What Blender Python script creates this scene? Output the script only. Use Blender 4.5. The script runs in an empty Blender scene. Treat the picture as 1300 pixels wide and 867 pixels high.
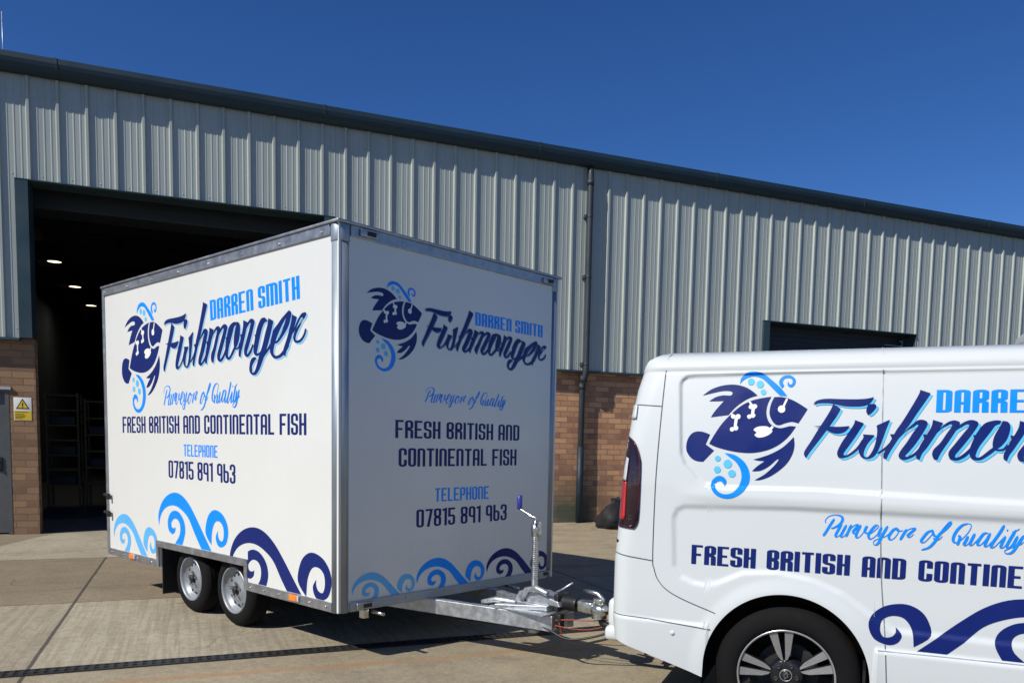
import bpy, bmesh, math, random, json
from mathutils import Vector, Matrix
from mathutils.geometry import tessellate_polygon
random.seed(7)
R = math.radians
sc = bpy.context.scene
col = sc.collection

# ------------------------------------------------------------------ camera, sky, sun, exposure
CAMZ = 1.46
cd = bpy.data.cameras.new('camera')
cam = bpy.data.objects.new('camera', cd)
col.objects.link(cam)
pitch, roll = R(-4.74), R(1.09)
c, s, cr, sr = math.cos(pitch), math.sin(pitch), math.cos(roll), math.sin(roll)
fw = Vector((0, c, s)); r0 = Vector((1, 0, 0)); u0 = Vector((0, -s, c))
ax = r0 * cr + u0 * sr; ay = u0 * cr - r0 * sr
cam.matrix_world = Matrix(((ax.x, ay.x, -fw.x, 0), (ax.y, ay.y, -fw.y, 0), (ax.z, ay.z, -fw.z, CAMZ), (0, 0, 0, 1)))
cd.sensor_width = 36
cd.lens = 1012.1 / 1300 * 36
cd.shift_y = (646.3 - 433.5) / 1300
cd.clip_start = 0.05
cd.clip_end = 3000
sc.camera = cam

SUN_TRAVEL = Vector((.827, .735, -1.0)).normalized()
SUN_EL = math.asin(-SUN_TRAVEL.z)
SUN_ROT = math.atan2(-SUN_TRAVEL.x, -SUN_TRAVEL.y)
w = bpy.data.worlds.new('World'); sc.world = w; w.use_nodes = True
nt = w.node_tree
bg = nt.nodes['Background']
sky = nt.nodes.new('ShaderNodeTexSky'); sky.sky_type = 'NISHITA'; sky.sun_disc = False
sky.sun_elevation = SUN_EL; sky.sun_rotation = SUN_ROT
sky.air_density = 1.0; sky.dust_density = 0.0; sky.ozone_density = 6.0; sky.altitude = 1500
hs = nt.nodes.new('ShaderNodeHueSaturation'); hs.inputs['Saturation'].default_value = 1.20; hs.inputs['Hue'].default_value = .511
nt.links.new(sky.outputs[0], hs.inputs['Color']); nt.links.new(hs.outputs[0], bg.inputs[0]); bg.inputs[1].default_value = 0.097
sl = bpy.data.lights.new('sun', 'SUN'); sun = bpy.data.objects.new('sun', sl); col.objects.link(sun)
sl.energy = 5.0; sl.angle = R(0.5); sl.color = (1, .95, .87)
sun.rotation_euler = SUN_TRAVEL.to_track_quat('-Z', 'Y').to_euler()
sc.view_settings.view_transform = 'Standard'; sc.view_settings.look = 'None'
sc.view_settings.exposure = 0; sc.view_settings.gamma = 1; sc.view_settings.use_curve_mapping = False

# ------------------------------------------------------------------ helpers
def tag(o, label=None, cat=None, group=None, kind=None):
    if label: o['label'] = label
    if cat: o['category'] = cat
    if group: o['group'] = group
    if kind: o['kind'] = kind
    return o

def empty(name, loc=(0, 0, 0), rz=0.0):
    o = bpy.data.objects.new(name, None); col.objects.link(o)
    o.location = loc; o.rotation_euler = (0, 0, rz); o.empty_display_size = .2
    return o

class MB:
    """collects shapes; build() links them as ONE mesh object"""
    def __init__(s): s.v = []; s.f = []; s.sm = []
    def add(s, vs, fs, smooth=False):
        n = len(s.v); s.v += [tuple(p) for p in vs]
        s.f += [tuple(i + n for i in f) for f in fs]; s.sm += [smooth] * len(fs)
        return s
    def box(s, a, b, bev=0.0):
        x0, y0, z0 = [min(p, q) for p, q in zip(a, b)]; x1, y1, z1 = [max(p, q) for p, q in zip(a, b)]
        if bev <= 0:
            return s.add([(x0, y0, z0), (x1, y0, z0), (x1, y1, z0), (x0, y1, z0), (x0, y0, z1), (x1, y0, z1), (x1, y1, z1), (x0, y1, z1)],
                  [(0, 3, 2, 1), (4, 5, 6, 7), (0, 1, 5, 4), (1, 2, 6, 5), (2, 3, 7, 6), (3, 0, 4, 7)])
        bm = bmesh.new(); bmesh.ops.create_cube(bm, size=1)
        for v in bm.verts: v.co = Vector((x0 + (v.co.x + .5) * (x1 - x0), y0 + (v.co.y + .5) * (y1 - y0), z0 + (v.co.z + .5) * (z1 - z0)))
        bmesh.ops.bevel(bm, geom=bm.edges[:], offset=bev, segments=3, profile=.5, affect='EDGES')
        bm.verts.index_update()
        s.add([v.co[:] for v in bm.verts], [[v.index for v in f.verts] for f in bm.faces], True); bm.free()
        return s
    def obox(s, p0, p1, w, h, up=(0, 0, 1)):
        p0 = Vector(p0); p1 = Vector(p1); d = (p1 - p0).normalized(); sd = d.cross(Vector(up)).normalized(); u = sd.cross(d)
        vs = []
        for p in (p0, p1):
            for a, b in ((-1, -1), (1, -1), (1, 1), (-1, 1)): vs.append(p + sd * a * w / 2 + u * b * h / 2)
        return s.add(vs, [(0, 3, 2, 1), (4, 5, 6, 7), (0, 1, 5, 4), (1, 2, 6, 5), (2, 3, 7, 6), (3, 0, 4, 7)])
    def tube(s, pts, r, n=10, cap=True, smooth=True):
        pts = [Vector(p) for p in pts]; rs = r if isinstance(r, (list, tuple)) else [r] * len(pts)
        vs = []; fs = []; prev = None
        for i, p in enumerate(pts):
            d = (pts[min(i + 1, len(pts) - 1)] - pts[max(i - 1, 0)]).normalized()
            if prev is None: a = d.orthogonal().normalized()
            else: a = (prev - d * prev.dot(d)).normalized()
            prev = a; b = d.cross(a)
            for k in range(n):
                t = 2 * math.pi * k / n; vs.append(p + (a * math.cos(t) + b * math.sin(t)) * rs[i])
        for i in range(len(pts) - 1):
            for k in range(n):
                k2 = (k + 1) % n; fs.append((i * n + k, i * n + k2, (i + 1) * n + k2, (i + 1) * n + k))
        s.add(vs, fs, smooth)
        if cap:
            m = len(pts) - 1
            s.add([vs[k] for k in range(n)], [tuple(range(n - 1, -1, -1))]); s.add([vs[m * n + k] for k in range(n)], [tuple(range(n))])
        return s
    def lathe(s, prof, o, axis='Y', n=48, smooth=True, a0=0, a1=2 * math.pi):
        """prof: (radius, along-axis) pairs"""
        full = abs(a1 - a0 - 2 * math.pi) < 1e-6; m = n if full else n + 1
        vs = []; fs = []
        for r, h in prof:
            for k in range(m):
                t = a0 + (a1 - a0) * k / n; x, z = r * math.cos(t), r * math.sin(t)
                vs.append((o[0] + x, o[1] + h, o[2] + z) if axis == 'Y' else ((o[0] + x, o[1] + z, o[2] + h) if axis == 'Z' else (o[0] + h, o[1] + x, o[2] + z)))
        for i in range(len(prof) - 1):
            for k in range(n):
                k2 = (k + 1) % m; fs.append((i * m + k, i * m + k2, (i + 1) * m + k2, (i + 1) * m + k))
        return s.add(vs, fs, smooth)
    def disc(s, o, r, axis='Y', n=24, flip=False):
        vs = []
        for k in range(n):
            t = 2 * math.pi * k / n; x, z = r * math.cos(t), r * math.sin(t)
            vs.append((o[0] + x, o[1], o[2] + z) if axis == 'Y' else ((o[0] + x, o[1] + z, o[2]) if axis == 'Z' else (o[0], o[1] + x, o[2] + z)))
        return s.add(vs, [tuple(range(n))])
    def ball(s, o, r, sc_=(1, 1, 1), n=12, m=8):
        vs = []; fs = []
        for i in range(m + 1):
            a = math.pi * i / m
            for k in range(n):
                t = 2 * math.pi * k / n
                vs.append((o[0] + r * sc_[0] * math.sin(a) * math.cos(t), o[1] + r * sc_[1] * math.sin(a) * math.sin(t), o[2] + r * sc_[2] * math.cos(a)))
        for i in range(m):
            for k in range(n): fs.append((i * n + k, i * n + (k + 1) % n, (i + 1) * n + (k + 1) % n, (i + 1) * n + k))
        return s.add(vs, fs, True)
    def prism(s, poly, f0, f1):
        """poly: 2D points; f0/f1 map (u,v) to the two caps"""
        n = len(poly); tri = tessellate_polygon([[Vector((p[0], p[1], 0)) for p in poly]])
        vs = [f0(*p) for p in poly] + [f1(*p) for p in poly]
        fs = [tuple(t) for t in tri] + [tuple(i + n for i in reversed(t)) for t in tri]
        fs += [(i, (i + 1) % n, (i + 1) % n + n, i + n) for i in range(n)]
        return s.add(vs, fs)
    def build(s, name, mat, parent=None, bevel=0.0, weld=False, auto=None):
        me = bpy.data.meshes.new(name); me.from_pydata(s.v, [], s.f); me.update()
        for p, q in zip(me.polygons, s.sm): p.use_smooth = q
        bm = bmesh.new(); bm.from_mesh(me)
        bmesh.ops.remove_doubles(bm, verts=bm.verts[:], dist=1e-5)
        bmesh.ops.recalc_face_normals(bm, faces=bm.faces[:])
        bm.to_mesh(me); bm.free()
        me.materials.append(mat)
        o = bpy.data.objects.new(name, me); col.objects.link(o)
        if parent: o.parent = parent
        if bevel:
            md = o.modifiers.new('bevel', 'BEVEL'); md.width = bevel; md.segments = 2; md.limit_method = 'ANGLE'; md.angle_limit = R(40)
        return o

def copy_tree(o, parent=None):
    k = o.copy(); col.objects.link(k); k.parent = parent if parent else o.parent
    for ch in [q for q in bpy.data.objects if q.parent is o]: copy_tree(ch, k)
    return k

def crom(pts, closed=False, sub=4):
    """Catmull-Rom through tuples of any length"""
    n = len(pts); out = []
    if n < 3: return list(pts)
    for i in range(n if closed else n - 1):
        if closed: p = [pts[(i + k - 1) % n] for k in range(4)]
        else: p = [pts[max(i - 1, 0)], pts[i], pts[i + 1], pts[min(i + 2, n - 1)]]
        for q in range(sub):
            t = q / sub
            out.append(tuple(.5 * (2 * b + (c_ - a) * t + (2 * a - 5 * b + 4 * c_ - d) * t * t + (3 * b - a - 3 * c_ + d) * t ** 3) for a, b, c_, d in zip(*p)))
    if not closed: out.append(tuple(pts[-1]))
    return out

def smooth_poly(pts, sub=4):
    ci = [i for i, p in enumerate(pts) if len(p) > 2]; xy = [tuple(p[:2]) for p in pts]; n = len(xy)
    if not ci: return crom(xy, True, sub)
    out = []
    for a, b in zip(ci, ci[1:] + [ci[0] + n]):
        out += crom([xy[i % n] for i in range(a, b + 1)], False, sub)[:-1]
    return out

# ------------------------------------------------------------------ materials
class NT:
    def __init__(s, name):
        s.m = bpy.data.materials.new(name); s.m.use_nodes = True; s.t = s.m.node_tree; s.n = s.t.nodes
        s.b = s.n['Principled BSDF']
    def node(s, typ, ins=None, **kw):
        q = s.n.new(typ)
        for k, v in kw.items(): setattr(q, k, v)
        for k, v in (ins or {}).items():
            if isinstance(v, bpy.types.NodeSocket): s.t.links.new(v, q.inputs[k])
            else: q.inputs[k].default_value = v
        return q
    def link(s, a, b): s.t.links.new(a, b)
    def coord(s, scale=(1, 1, 1)):
        tc = s.node('ShaderNodeTexCoord'); mp = s.node('ShaderNodeMapping', {'Vector': tc.outputs['Object'], 'Scale': scale})
        return mp.outputs[0]
    def noise(s, scale, detail=4, rough=.55, vec=None, stretch=(1, 1, 1)):
        return s.node('ShaderNodeTexNoise', {'Vector': vec or s.coord(stretch), 'Scale': scale, 'Detail': detail, 'Roughness': rough}).outputs['Fac']
    def ramp(s, fac, stops):
        q = s.node('ShaderNodeValToRGB', {'Fac': fac}); e = q.color_ramp.elements
        while len(e) < len(stops): e.new(.5)
        for k, (p, cc) in zip(e, stops): k.position = p; k.color = (*cc, 1) if len(cc) == 3 else cc
        return q.outputs[0]
    def mix(s, fac, a, b, mode='MIX'):
        q = s.node('ShaderNodeMix', data_type='RGBA', blend_type=mode)
        for i, v in ((0, fac), (6, a), (7, b)):
            if isinstance(v, bpy.types.NodeSocket): s.t.links.new(v, q.inputs[i])
            else: q.inputs[i].default_value = v if i == 0 else (*v, 1)
        return q.outputs[2]
    def math(s, op, a, b=0.0, cl=False):
        q = s.node('ShaderNodeMath', operation=op, use_clamp=cl)
        for i, v in ((0, a), (1, b)):
            if isinstance(v, bpy.types.NodeSocket): s.t.links.new(v, q.inputs[i])
            else: q.inputs[i].default_value = v
        return q.outputs[0]
    def bump(s, h, strength=.3, dist=.01):
        q = s.node('ShaderNodeBump', {'Height': h, 'Strength': strength, 'Distance': dist}); s.link(q.outputs[0], s.b.inputs['Normal']); return q
    def setc(s, v): s.link(v, s.b.inputs['Base Color'])

def mat(name, colr, rough=.5, metal=0.0, coat=0.0, var=.12, vscale=6, bump=0.0, bscale=60, stretch=(1, 1, 1), rvar=.1, spec=None):
    k = NT(name)
    n = k.noise(vscale, 5, .6, stretch=stretch)
    dk = tuple(x * (1 - var) for x in colr); lt = tuple(min(1, x * (1 + var * .5)) for x in colr)
    k.setc(k.ramp(n, [(.3, dk), (.7, lt)]))
    rr = k.node('ShaderNodeMapRange', {'Value': n, 'From Min': .3, 'From Max': .7, 'To Min': max(.02, rough - rvar), 'To Max': min(1, rough + rvar)})
    k.link(rr.outputs[0], k.b.inputs['Roughness'])
    k.b.inputs['Metallic'].default_value = metal
    k.b.inputs['Coat Weight'].default_value = coat; k.b.inputs['Coat Roughness'].default_value = .06
    if spec is not None: k.b.inputs['Specular IOR Level'].default_value = spec
    if bump: k.bump(k.noise(bscale, 3), bump, .004)
    return k.m

M = {}
def panel_mat():
    k = NT('panel_white')
    big = k.noise(1.2, 4, .6); st = k.noise(1, 4, .7, stretch=(26, 26, .5)); tc = k.node('ShaderNodeTexCoord'); z = k.node('ShaderNodeSeparateXYZ', {0: tc.outputs['Object']}).outputs[2]
    a = k.ramp(big, [(.3, (.655, .665, .63)), (.7, (.685, .695, .66))])
    low = k.node('ShaderNodeMapRange', {'Value': z, 'From Min': .33, 'From Max': .85, 'To Min': .16, 'To Max': .02}).outputs[0]
    a = k.mix(k.math('MULTIPLY', k.ramp(st, [(.45, (0, 0, 0)), (.75, (1, 1, 1))]), low), a, (.36, .33, .27))
    k.setc(a); k.b.inputs['Roughness'].default_value = .30; k.b.inputs['Coat Weight'].default_value = .25; k.b.inputs['Coat Roughness'].default_value = .08
    k.bump(k.noise(1.6, 2, .4), .12, .03)
    return k.m
M['panel'] = panel_mat()
M['vanpaint'] = mat('van_white_paint', (.61, .645, .64), .32, var=.015, vscale=2, coat=.6, rvar=.015)
M['navy'] = mat('vinyl_navy', (.006, .017, .135), .35, var=.04, spec=.25)
M['blue'] = mat('vinyl_blue', (.002, .25, .88), .35, var=.04, spec=.3)
M['cyan'] = mat('vinyl_light_blue', (.10, .50, .80), .35, var=.04)
M['shade'] = mat('vinyl_mid_blue', (.035, .16, .40), .35, var=.04)
M['pale'] = mat('vinyl_pale_cyan', (.25, .52, .80), .35, var=.04)
M['sky'] = mat('vinyl_pale_blue', (.10, .42, .80), .35, var=.04)
M['white'] = mat('vinyl_white', (.78, .79, .77), .35, var=.03)
M['alu'] = mat('aluminium', (.33, .38, .43), .5, .65, var=.10, vscale=9, stretch=(1, 1, .25))
M['trim'] = mat('aluminium_trim', (.42, .43, .44), .42, .85, var=.2, vscale=14)
M['galv'] = mat('galvanised_steel', (.50, .53, .56), .42, .8, var=.32, vscale=22, bump=.15, bscale=90)
M['zinc'] = mat('zinc_plated', (.62, .62, .58), .28, 1.0, var=.25, vscale=30)
M['rubber'] = mat('tyre_rubber', (.006, .006, .0063), .85, var=.35, vscale=25, bump=.2, bscale=120, spec=.2)
M['black'] = mat('black_plastic', (.012, .012, .014), .5, var=.3, vscale=20)
M['dark'] = mat('dark_underside', (.02, .02, .022), .8, var=.3)
M['rim'] = mat('silver_rim', (.27, .29, .31), .45, .3, var=.12, vscale=20)
M['spoke'] = mat('machined_spoke', (.50, .49, .47), .33, .7, var=.1)
M['gloss_black'] = mat('gloss_black', (.012, .012, .014), .2, coat=.4, var=.2)
M['orange'] = mat('amber_lens', (.85, .22, .02), .25, coat=.5, var=.1)
M['redlens'] = mat('red_lens', (.45, .012, .015), .15, coat=.8, var=.1)
M['darklens'] = mat('smoked_red_lens', (.018, .004, .007), .12, coat=.8, var=.2)
M['gap'] = mat('panel_gap_shadow', (.07, .075, .08), .7, var=.1)  # dark colour for raised strips, painting in the shade of the panel gaps
M['deepred'] = mat('deep_red_lens', (.05, .004, .008), .15, coat=.8, var=.1)
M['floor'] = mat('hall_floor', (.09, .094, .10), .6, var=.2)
M['clearlens'] = mat('clear_lens', (.62, .63, .66), .15, coat=.8, var=.1)
M['bluegrip'] = mat('blue_grip', (.03, .04, .28), .4, var=.1)
M['redcable'] = mat('red_cable', (.28, .035, .02), .45, var=.2)
M['glass'] = mat('dark_glass', (.015, .02, .022), .06, coat=.5, var=.1)
M['gutter'] = mat('slate_blue_steel', (.009, .034, .054), .6, var=.2, vscale=2)
M['teal'] = mat('dark_teal_trim', (.030, .060, .072), .45, var=.18, vscale=3)
M['pipe'] = mat('grey_pipe', (.028, .037, .046), .55, var=.2, vscale=5)
M['pipeguard'] = mat('teal_pipe', (.005, .020, .032), .55, var=.3, vscale=6)
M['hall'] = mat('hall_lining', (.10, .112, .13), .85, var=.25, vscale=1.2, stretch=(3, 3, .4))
M['roofsheet'] = mat('roof_sheet', (.16, .18, .19), .6, var=.2)
M['doorgrey'] = mat('grey_door_paint', (.095, .10, .10), .45, var=.1)
M['doorframe'] = mat('pale_door_frame', (.42, .43, .42), .45, var=.1)
M['shutter'] = mat('shutter_paint', (.014, .020, .028), .6, var=.15)
M['timber'] = mat('rack_ochre', (.16, .11, .055), .7, var=.25)
M['crate'] = mat('crate_dark', (.035, .045, .06), .6, var=.4)
M['sack'] = mat('sack_plastic', (.008, .009, .010), .75, var=.3, bump=.4, bscale=18)
M['yellow'] = mat('sign_yellow', (.72, .50, .02), .45, var=.06)
M['ink'] = mat('sign_ink', (.015, .015, .015), .5, var=.05)
M['signwhite'] = mat('sign_white', (.75, .75, .72), .45, var=.05)
M['castiron'] = mat('cast_iron', (.022, .021, .021), .6, var=.4, vscale=20, bump=.2)

def clad_mat():
    k = NT('cladding_grey')
    n = k.noise(1.4, 6, .6, stretch=(2.2, 2.2, .18)); n2 = k.noise(7, 4, .6, stretch=(1, 1, .5))
    a = k.ramp(n, [(.3, (.355, .395, .365)), (.7, (.435, .475, .43))])
    tc = k.node('ShaderNodeTexCoord'); sx = k.node('ShaderNodeSeparateXYZ', {0: tc.outputs['Object']})
    sh = k.node('ShaderNodeTexWhiteNoise', {'W': k.math('FLOOR', k.math('DIVIDE', k.math('SUBTRACT', sx.outputs[0], 5.05), 1.104))}, noise_dimensions='1D').outputs['Value']
    a = k.mix(k.math('MULTIPLY', sh, .16), a, (.32, .36, .335))
    st = k.noise(1, 4, .7, stretch=(16, 1, .22))
    a = k.mix(k.math('MULTIPLY', k.ramp(st, [(.52, (0, 0, 0)), (.72, (1, 1, 1))]), .22), a, (.27, .275, .235))
    k.setc(k.mix(k.math('MULTIPLY', n2, .22), a, (.34, .375, .34)))
    k.b.inputs['Roughness'].default_value = .48; k.b.inputs['Metallic'].default_value = .15
    return k.m
M['clad'] = clad_mat()

def brick_mat():
    k = NT('brickwork')
    tc = k.node('ShaderNodeTexCoord'); sx = k.node('ShaderNodeSeparateXYZ', {0: tc.outputs['Object']})
    cx = k.node('ShaderNodeCombineXYZ', {0: k.math('ADD', sx.outputs[0], sx.outputs[1]), 1: sx.outputs[2]})
    wob = k.noise(9, 2)
    br = k.node('ShaderNodeTexBrick', {'Vector': cx.outputs[0], 'Color1': (.50, .27, .13, 1), 'Color2': (.21, .09, .055, 1), 'Mortar': (.15, .115, .08, 1),
        'Scale': 1.0, 'Mortar Size': .008, 'Mortar Smooth': .15, 'Bias': 0.0, 'Brick Width': .285, 'Row Height': .098}, offset=.5)
    n = k.noise(5, 5, .65); n2 = k.noise(1.1, 4, .6); n3 = k.noise(40, 3)
    a = k.mix(k.ramp(n, [(.35, (0, 0, 0)), (.75, (.30, .30, .30))]), br.outputs['Color'], (.52, .33, .18))
    a = k.mix(k.ramp(n3, [(.4, (0, 0, 0)), (.75, (.35, .35, .35))]), a, (.12, .055, .035))
    a = k.mix(1.0, a, (1.4, 1.4, 1.4), 'MULTIPLY')
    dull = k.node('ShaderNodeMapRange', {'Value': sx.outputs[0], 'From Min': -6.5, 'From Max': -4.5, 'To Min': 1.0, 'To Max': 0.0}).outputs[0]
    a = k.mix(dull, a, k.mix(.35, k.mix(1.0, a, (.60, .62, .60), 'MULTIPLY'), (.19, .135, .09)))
    # damp green-grey staining in the bottom metre
    low = k.node('ShaderNodeMapRange', {'Value': sx.outputs[2], 'From Min': .15, 'From Max': 1.35, 'To Min': 1.0, 'To Max': 0.0})
    px = k.node('ShaderNodeMapRange', {'Value': k.math('ABSOLUTE', k.math('SUBTRACT', sx.outputs[0], 1.2)), 'From Min': .25, 'From Max': 1.0, 'To Min': 1.0, 'To Max': 0.0})
    st = k.math('MULTIPLY', k.math('MULTIPLY', low.outputs[0], px.outputs[0]), k.math('MULTIPLY', n2, 1.9), True)
    a = k.mix(st, a, (.075, .085, .055))
    k.setc(a); k.b.inputs['Roughness'].default_value = .9
    k.bump(k.math('ADD', k.math('MULTIPLY', br.outputs['Fac'], -1.0), k.math('MULTIPLY', n3, .4)), .6, .006)
    return k.m
M['brick'] = brick_mat()

def ground_mat():
    k = NT('concrete_yard')
    tc = k.node('ShaderNodeTexCoord'); P = tc.outputs['Object']; sp = k.node('ShaderNodeSeparateXYZ', {0: P}); X, Y = sp.outputs[0], sp.outputs[1]
    big = k.noise(.55, 6, .62, vec=P); mid = k.noise(3.2, 6, .65, vec=P); fine = k.noise(60, 4, .7, vec=P); spk = k.noise(240, 2, .6, vec=P)
    brush = k.noise(1, 3, .6, stretch=(24, .8, 1)); warp = k.math('MULTIPLY', k.math('SUBTRACT', mid, .5), .05)
    Yw = k.math('ADD', Y, warp)
    slab = k.ramp(mid, [(.3, (.32, .280, .192)), (.7, (.42, .372, .262))])
    slab = k.mix(k.math('MULTIPLY', k.ramp(brush, [(.44, (0, 0, 0)), (.58, (1, 1, 1))]), .5), slab, (.225, .185, .125))
    brown = k.ramp(mid, [(.3, (.19, .147, .088)), (.7, (.265, .210, .130))])
    apron = k.ramp(mid, [(.3, (.38, .338, .242)), (.7, (.48, .432, .318))])
    front = k.ramp(mid, [(.3, (.255, .212, .132)), (.7, (.355, .30, .195))])
    step = lambda v, e, wd=.01: k.node('ShaderNodeMapRange', {'Value': v, 'From Min': e - wd, 'From Max': e + wd}).outputs[0]
    inx = lambda v: k.math('ABSOLUTE', v)
    cc = k.mix(step(Yw, -7.76), front, slab)
    cc = k.mix(step(Yw, -5.53, .012), cc, brown)
    # pale apron in front of the big doorway, brown yard to its right
    ap = k.math('MULTIPLY', step(Yw, -2.69, .012), k.math('MULTIPLY', step(X, -8.2, .25), k.math('SUBTRACT', 1.0, step(X, -1.9, .02))))
    cc = k.mix(ap, cc, apron)
    yard = k.ramp(mid, [(.3, (.28, .228, .14)), (.7, (.38, .315, .20))])
    cc = k.mix(k.math('MULTIPLY', step(X, -1.9, .05), step(Yw, -5.53, .02)), cc, yard)
    edge = k.math('ADD', k.math('SUBTRACT', Y, k.math('MULTIPLY', k.math('ADD', X, 7.42), 3.2)), .41)
    cc = k.mix(step(edge, 0.0, .08), cc, brown)
    # unseen dark tarmac added behind and right of the yard to cut bounced light
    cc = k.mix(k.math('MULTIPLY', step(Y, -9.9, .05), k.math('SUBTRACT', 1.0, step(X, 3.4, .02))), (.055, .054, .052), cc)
    # slab to slab difference across the long joint
    cc = k.mix(k.math('MULTIPLY', k.math('SUBTRACT', 1.0, step(X, -6.34)), .22), cc, (.16, .125, .085))
    # stains, oil, grit
    cc = k.mix(k.math('MULTIPLY', k.ramp(big, [(.46, (0, 0, 0)), (.70, (1, 1, 1))]), .42), cc, (.14, .11, .075))
    oil = k.noise(1.3, 5, .7, vec=P)
    cc = k.mix(k.math('MULTIPLY', k.ramp(oil, [(.60, (0, 0, 0)), (.72, (1, 1, 1))]), .45), cc, (.09, .07, .05))
    cc = k.mix(k.math('MULTIPLY', k.ramp(fine, [(.48, (0, 0, 0)), (.66, (1, 1, 1))]), .42), cc, (.10, .085, .065))
    cc = k.mix(k.math('MULTIPLY', k.ramp(spk, [(.57, (0, 0, 0)), (.66, (1, 1, 1))]), .42), cc, (.52, .48, .40))
    mot = k.noise(14, 5, .75, vec=P); mo2 = k.noise(32, 3, .7, vec=P)
    cc = k.mix(k.math('MULTIPLY', k.ramp(mot, [(.47, (0, 0, 0)), (.62, (1, 1, 1))]), .30), cc, (.13, .105, .07))
    cc = k.mix(k.math('MULTIPLY', k.ramp(mo2, [(.55, (0, 0, 0)), (.68, (1, 1, 1))]), .30), cc, (.50, .45, .35))
    # rust run-off line on the near side of the drain
    rl = k.math('ABSOLUTE', k.math('ADD', k.math('ADD', Y, 8.22), k.math('MULTIPLY', k.math('SUBTRACT', big, .5), .5)))
    rl = k.node('ShaderNodeMapRange', {'Value': rl, 'From Min': .02, 'From Max': .07, 'To Min': 1.0, 'To Max': 0.0}).outputs[0]
    cc = k.mix(k.math('MULTIPLY', k.math('MULTIPLY', rl, mid), .9), cc, (.33, .16, .06))
    # hairline cracks and tyre scrubs
    vw = k.node('ShaderNodeVectorMath', {0: P, 1: k.node('ShaderNodeVectorMath', {0: k.node('ShaderNodeTexNoise', {'Vector': P, 'Scale': 2.5, 'Detail': 4}).outputs['Color'], 1: (.55, .55, 0)}, operation='MULTIPLY').outputs[0]}, operation='ADD').outputs[0]
    vo = k.node('ShaderNodeTexVoronoi', {'Vector': vw, 'Scale': .42}, feature='DISTANCE_TO_EDGE').outputs['Distance']
    cr_ = k.node('ShaderNodeMapRange', {'Value': vo, 'From Min': .0015, 'From Max': .0045, 'To Min': 1.0, 'To Max': 0.0}).outputs[0]
    cc = k.mix(k.math('MULTIPLY', k.math('MULTIPLY', cr_, k.ramp(big, [(.45, (0, 0, 0)), (.6, (1, 1, 1))])), .6), cc, (.06, .05, .04))
    tyr = k.node('ShaderNodeTexNoise', {'Vector': k.node('ShaderNodeMapping', {'Vector': vw, 'Scale': (.25, 2.6, 1), 'Rotation': (0, 0, .5)}).outputs[0], 'Scale': 1.2, 'Detail': 3}).outputs['Fac']
    cc = k.mix(k.math('MULTIPLY', k.ramp(tyr, [(.56, (0, 0, 0)), (.68, (1, 1, 1))]), .28), cc, (.10, .085, .07))
    # joints
    def line(v, wd):
        return k.node('ShaderNodeMapRange', {'Value': k.math('ABSOLUTE', v), 'From Min': wd * .6, 'From Max': wd, 'To Min': 1.0, 'To Max': 0.0}).outputs[0]
    Xw = k.math('ADD', X, k.math('MULTIPLY', warp, .35))
    j = k.math('MAXIMUM', line(k.math('ADD', Yw, 5.53), .011), line(k.math('ADD', Yw, 2.69), .012))
    j = k.math('MAXIMUM', j, k.math('MULTIPLY', line(k.math('ADD', Xw, 6.34), .016), k.math('SUBTRACT', 1.0, step(Y, -2.69))))
    j = k.math('MAXIMUM', j, k.math('MULTIPLY', line(k.math('ADD', Xw, 1.5), .014), k.math('SUBTRACT', 1.0, step(Y, -.2))))
    j = k.math('MAXIMUM', j, line(k.math('SUBTRACT', Xw, 3.4), .014))
    cc = k.mix(k.math('MULTIPLY', j, .85), cc, (.035, .03, .025))
    k.setc(cc); k.b.inputs['Roughness'].default_value = .88
    h = k.math('ADD', k.math('MULTIPLY', brush, .5), k.math('SUBTRACT', k.math('MULTIPLY', fine, .7), j))
    k.bump(h, .35, .006)
    return k.m
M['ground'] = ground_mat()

def emit(name, colr, st):
    k = NT(name); k.b.inputs['Base Color'].default_value = (*colr, 1); k.b.inputs['Emission Color'].default_value = (*colr, 1); k.b.inputs['Emission Strength'].default_value = st
    return k.m
M['lamp'] = emit('lamp_glow', (1, .86, .55), 3)

# ------------------------------------------------------------------ frames
BYAW = math.pi / 2 - 1.1872
B_LOC = (0, 14.3797, 0)            # facade line; local x along it, y into the hall
T_LOC = (-1.1125, 5.0935, 0)       # trailer: local x forward, y across, origin at the near front corner
T_YAW = math.atan2(-.6691, .7431)
V_LOC = (1.3510, 3.8186, 0)        # van: local x forward, y away from us, origin under the rear hub
V_YAW = math.atan2(-.3907, .9205)

# ------------------------------------------------------------------ the yard
g = MB()
N = 40
xs = [-260 + 520 * i / N for i in range(N + 1)]; ys = [-260 + 520 * i / N for i in range(N + 1)]
g.add([(x, y, 0) for y in ys for x in xs], [(j * (N + 1) + i, j * (N + 1) + i + 1, (j + 1) * (N + 1) + i + 1, (j + 1) * (N + 1) + i) for j in range(N) for i in range(N)])
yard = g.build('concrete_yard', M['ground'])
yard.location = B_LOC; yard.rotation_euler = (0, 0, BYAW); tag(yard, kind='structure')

# drain channel across the yard
dr = empty('drain_channel', (Matrix.Translation(B_LOC) @ Matrix.Rotation(BYAW, 4, 'Z') @ Vector((-4.5, -7.80, 0))), BYAW)
tag(dr, 'long black slotted drain channel set across the concrete yard in front of the trailer', 'drain')
m = MB(); m.box((-9, -.066, .002), (9, -.055, .009)); m.box((-9, .055, .002), (9, .066, .009)); m.build('channel_edge', M['castiron'], dr)
m = MB(); m.box((-9, -.055, .001), (9, .055, .0035)); m.build('channel_bed', M['black'], dr)
m = MB()
for i in range(327):
    x = -8.97 + i * .055
    m.box((x, -.053, .004), (x + .030, .053, .0085))
m.box((-9, -.006, .0042), (9, .006, .0080))
m.build('grate', M['castiron'], dr)

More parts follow.
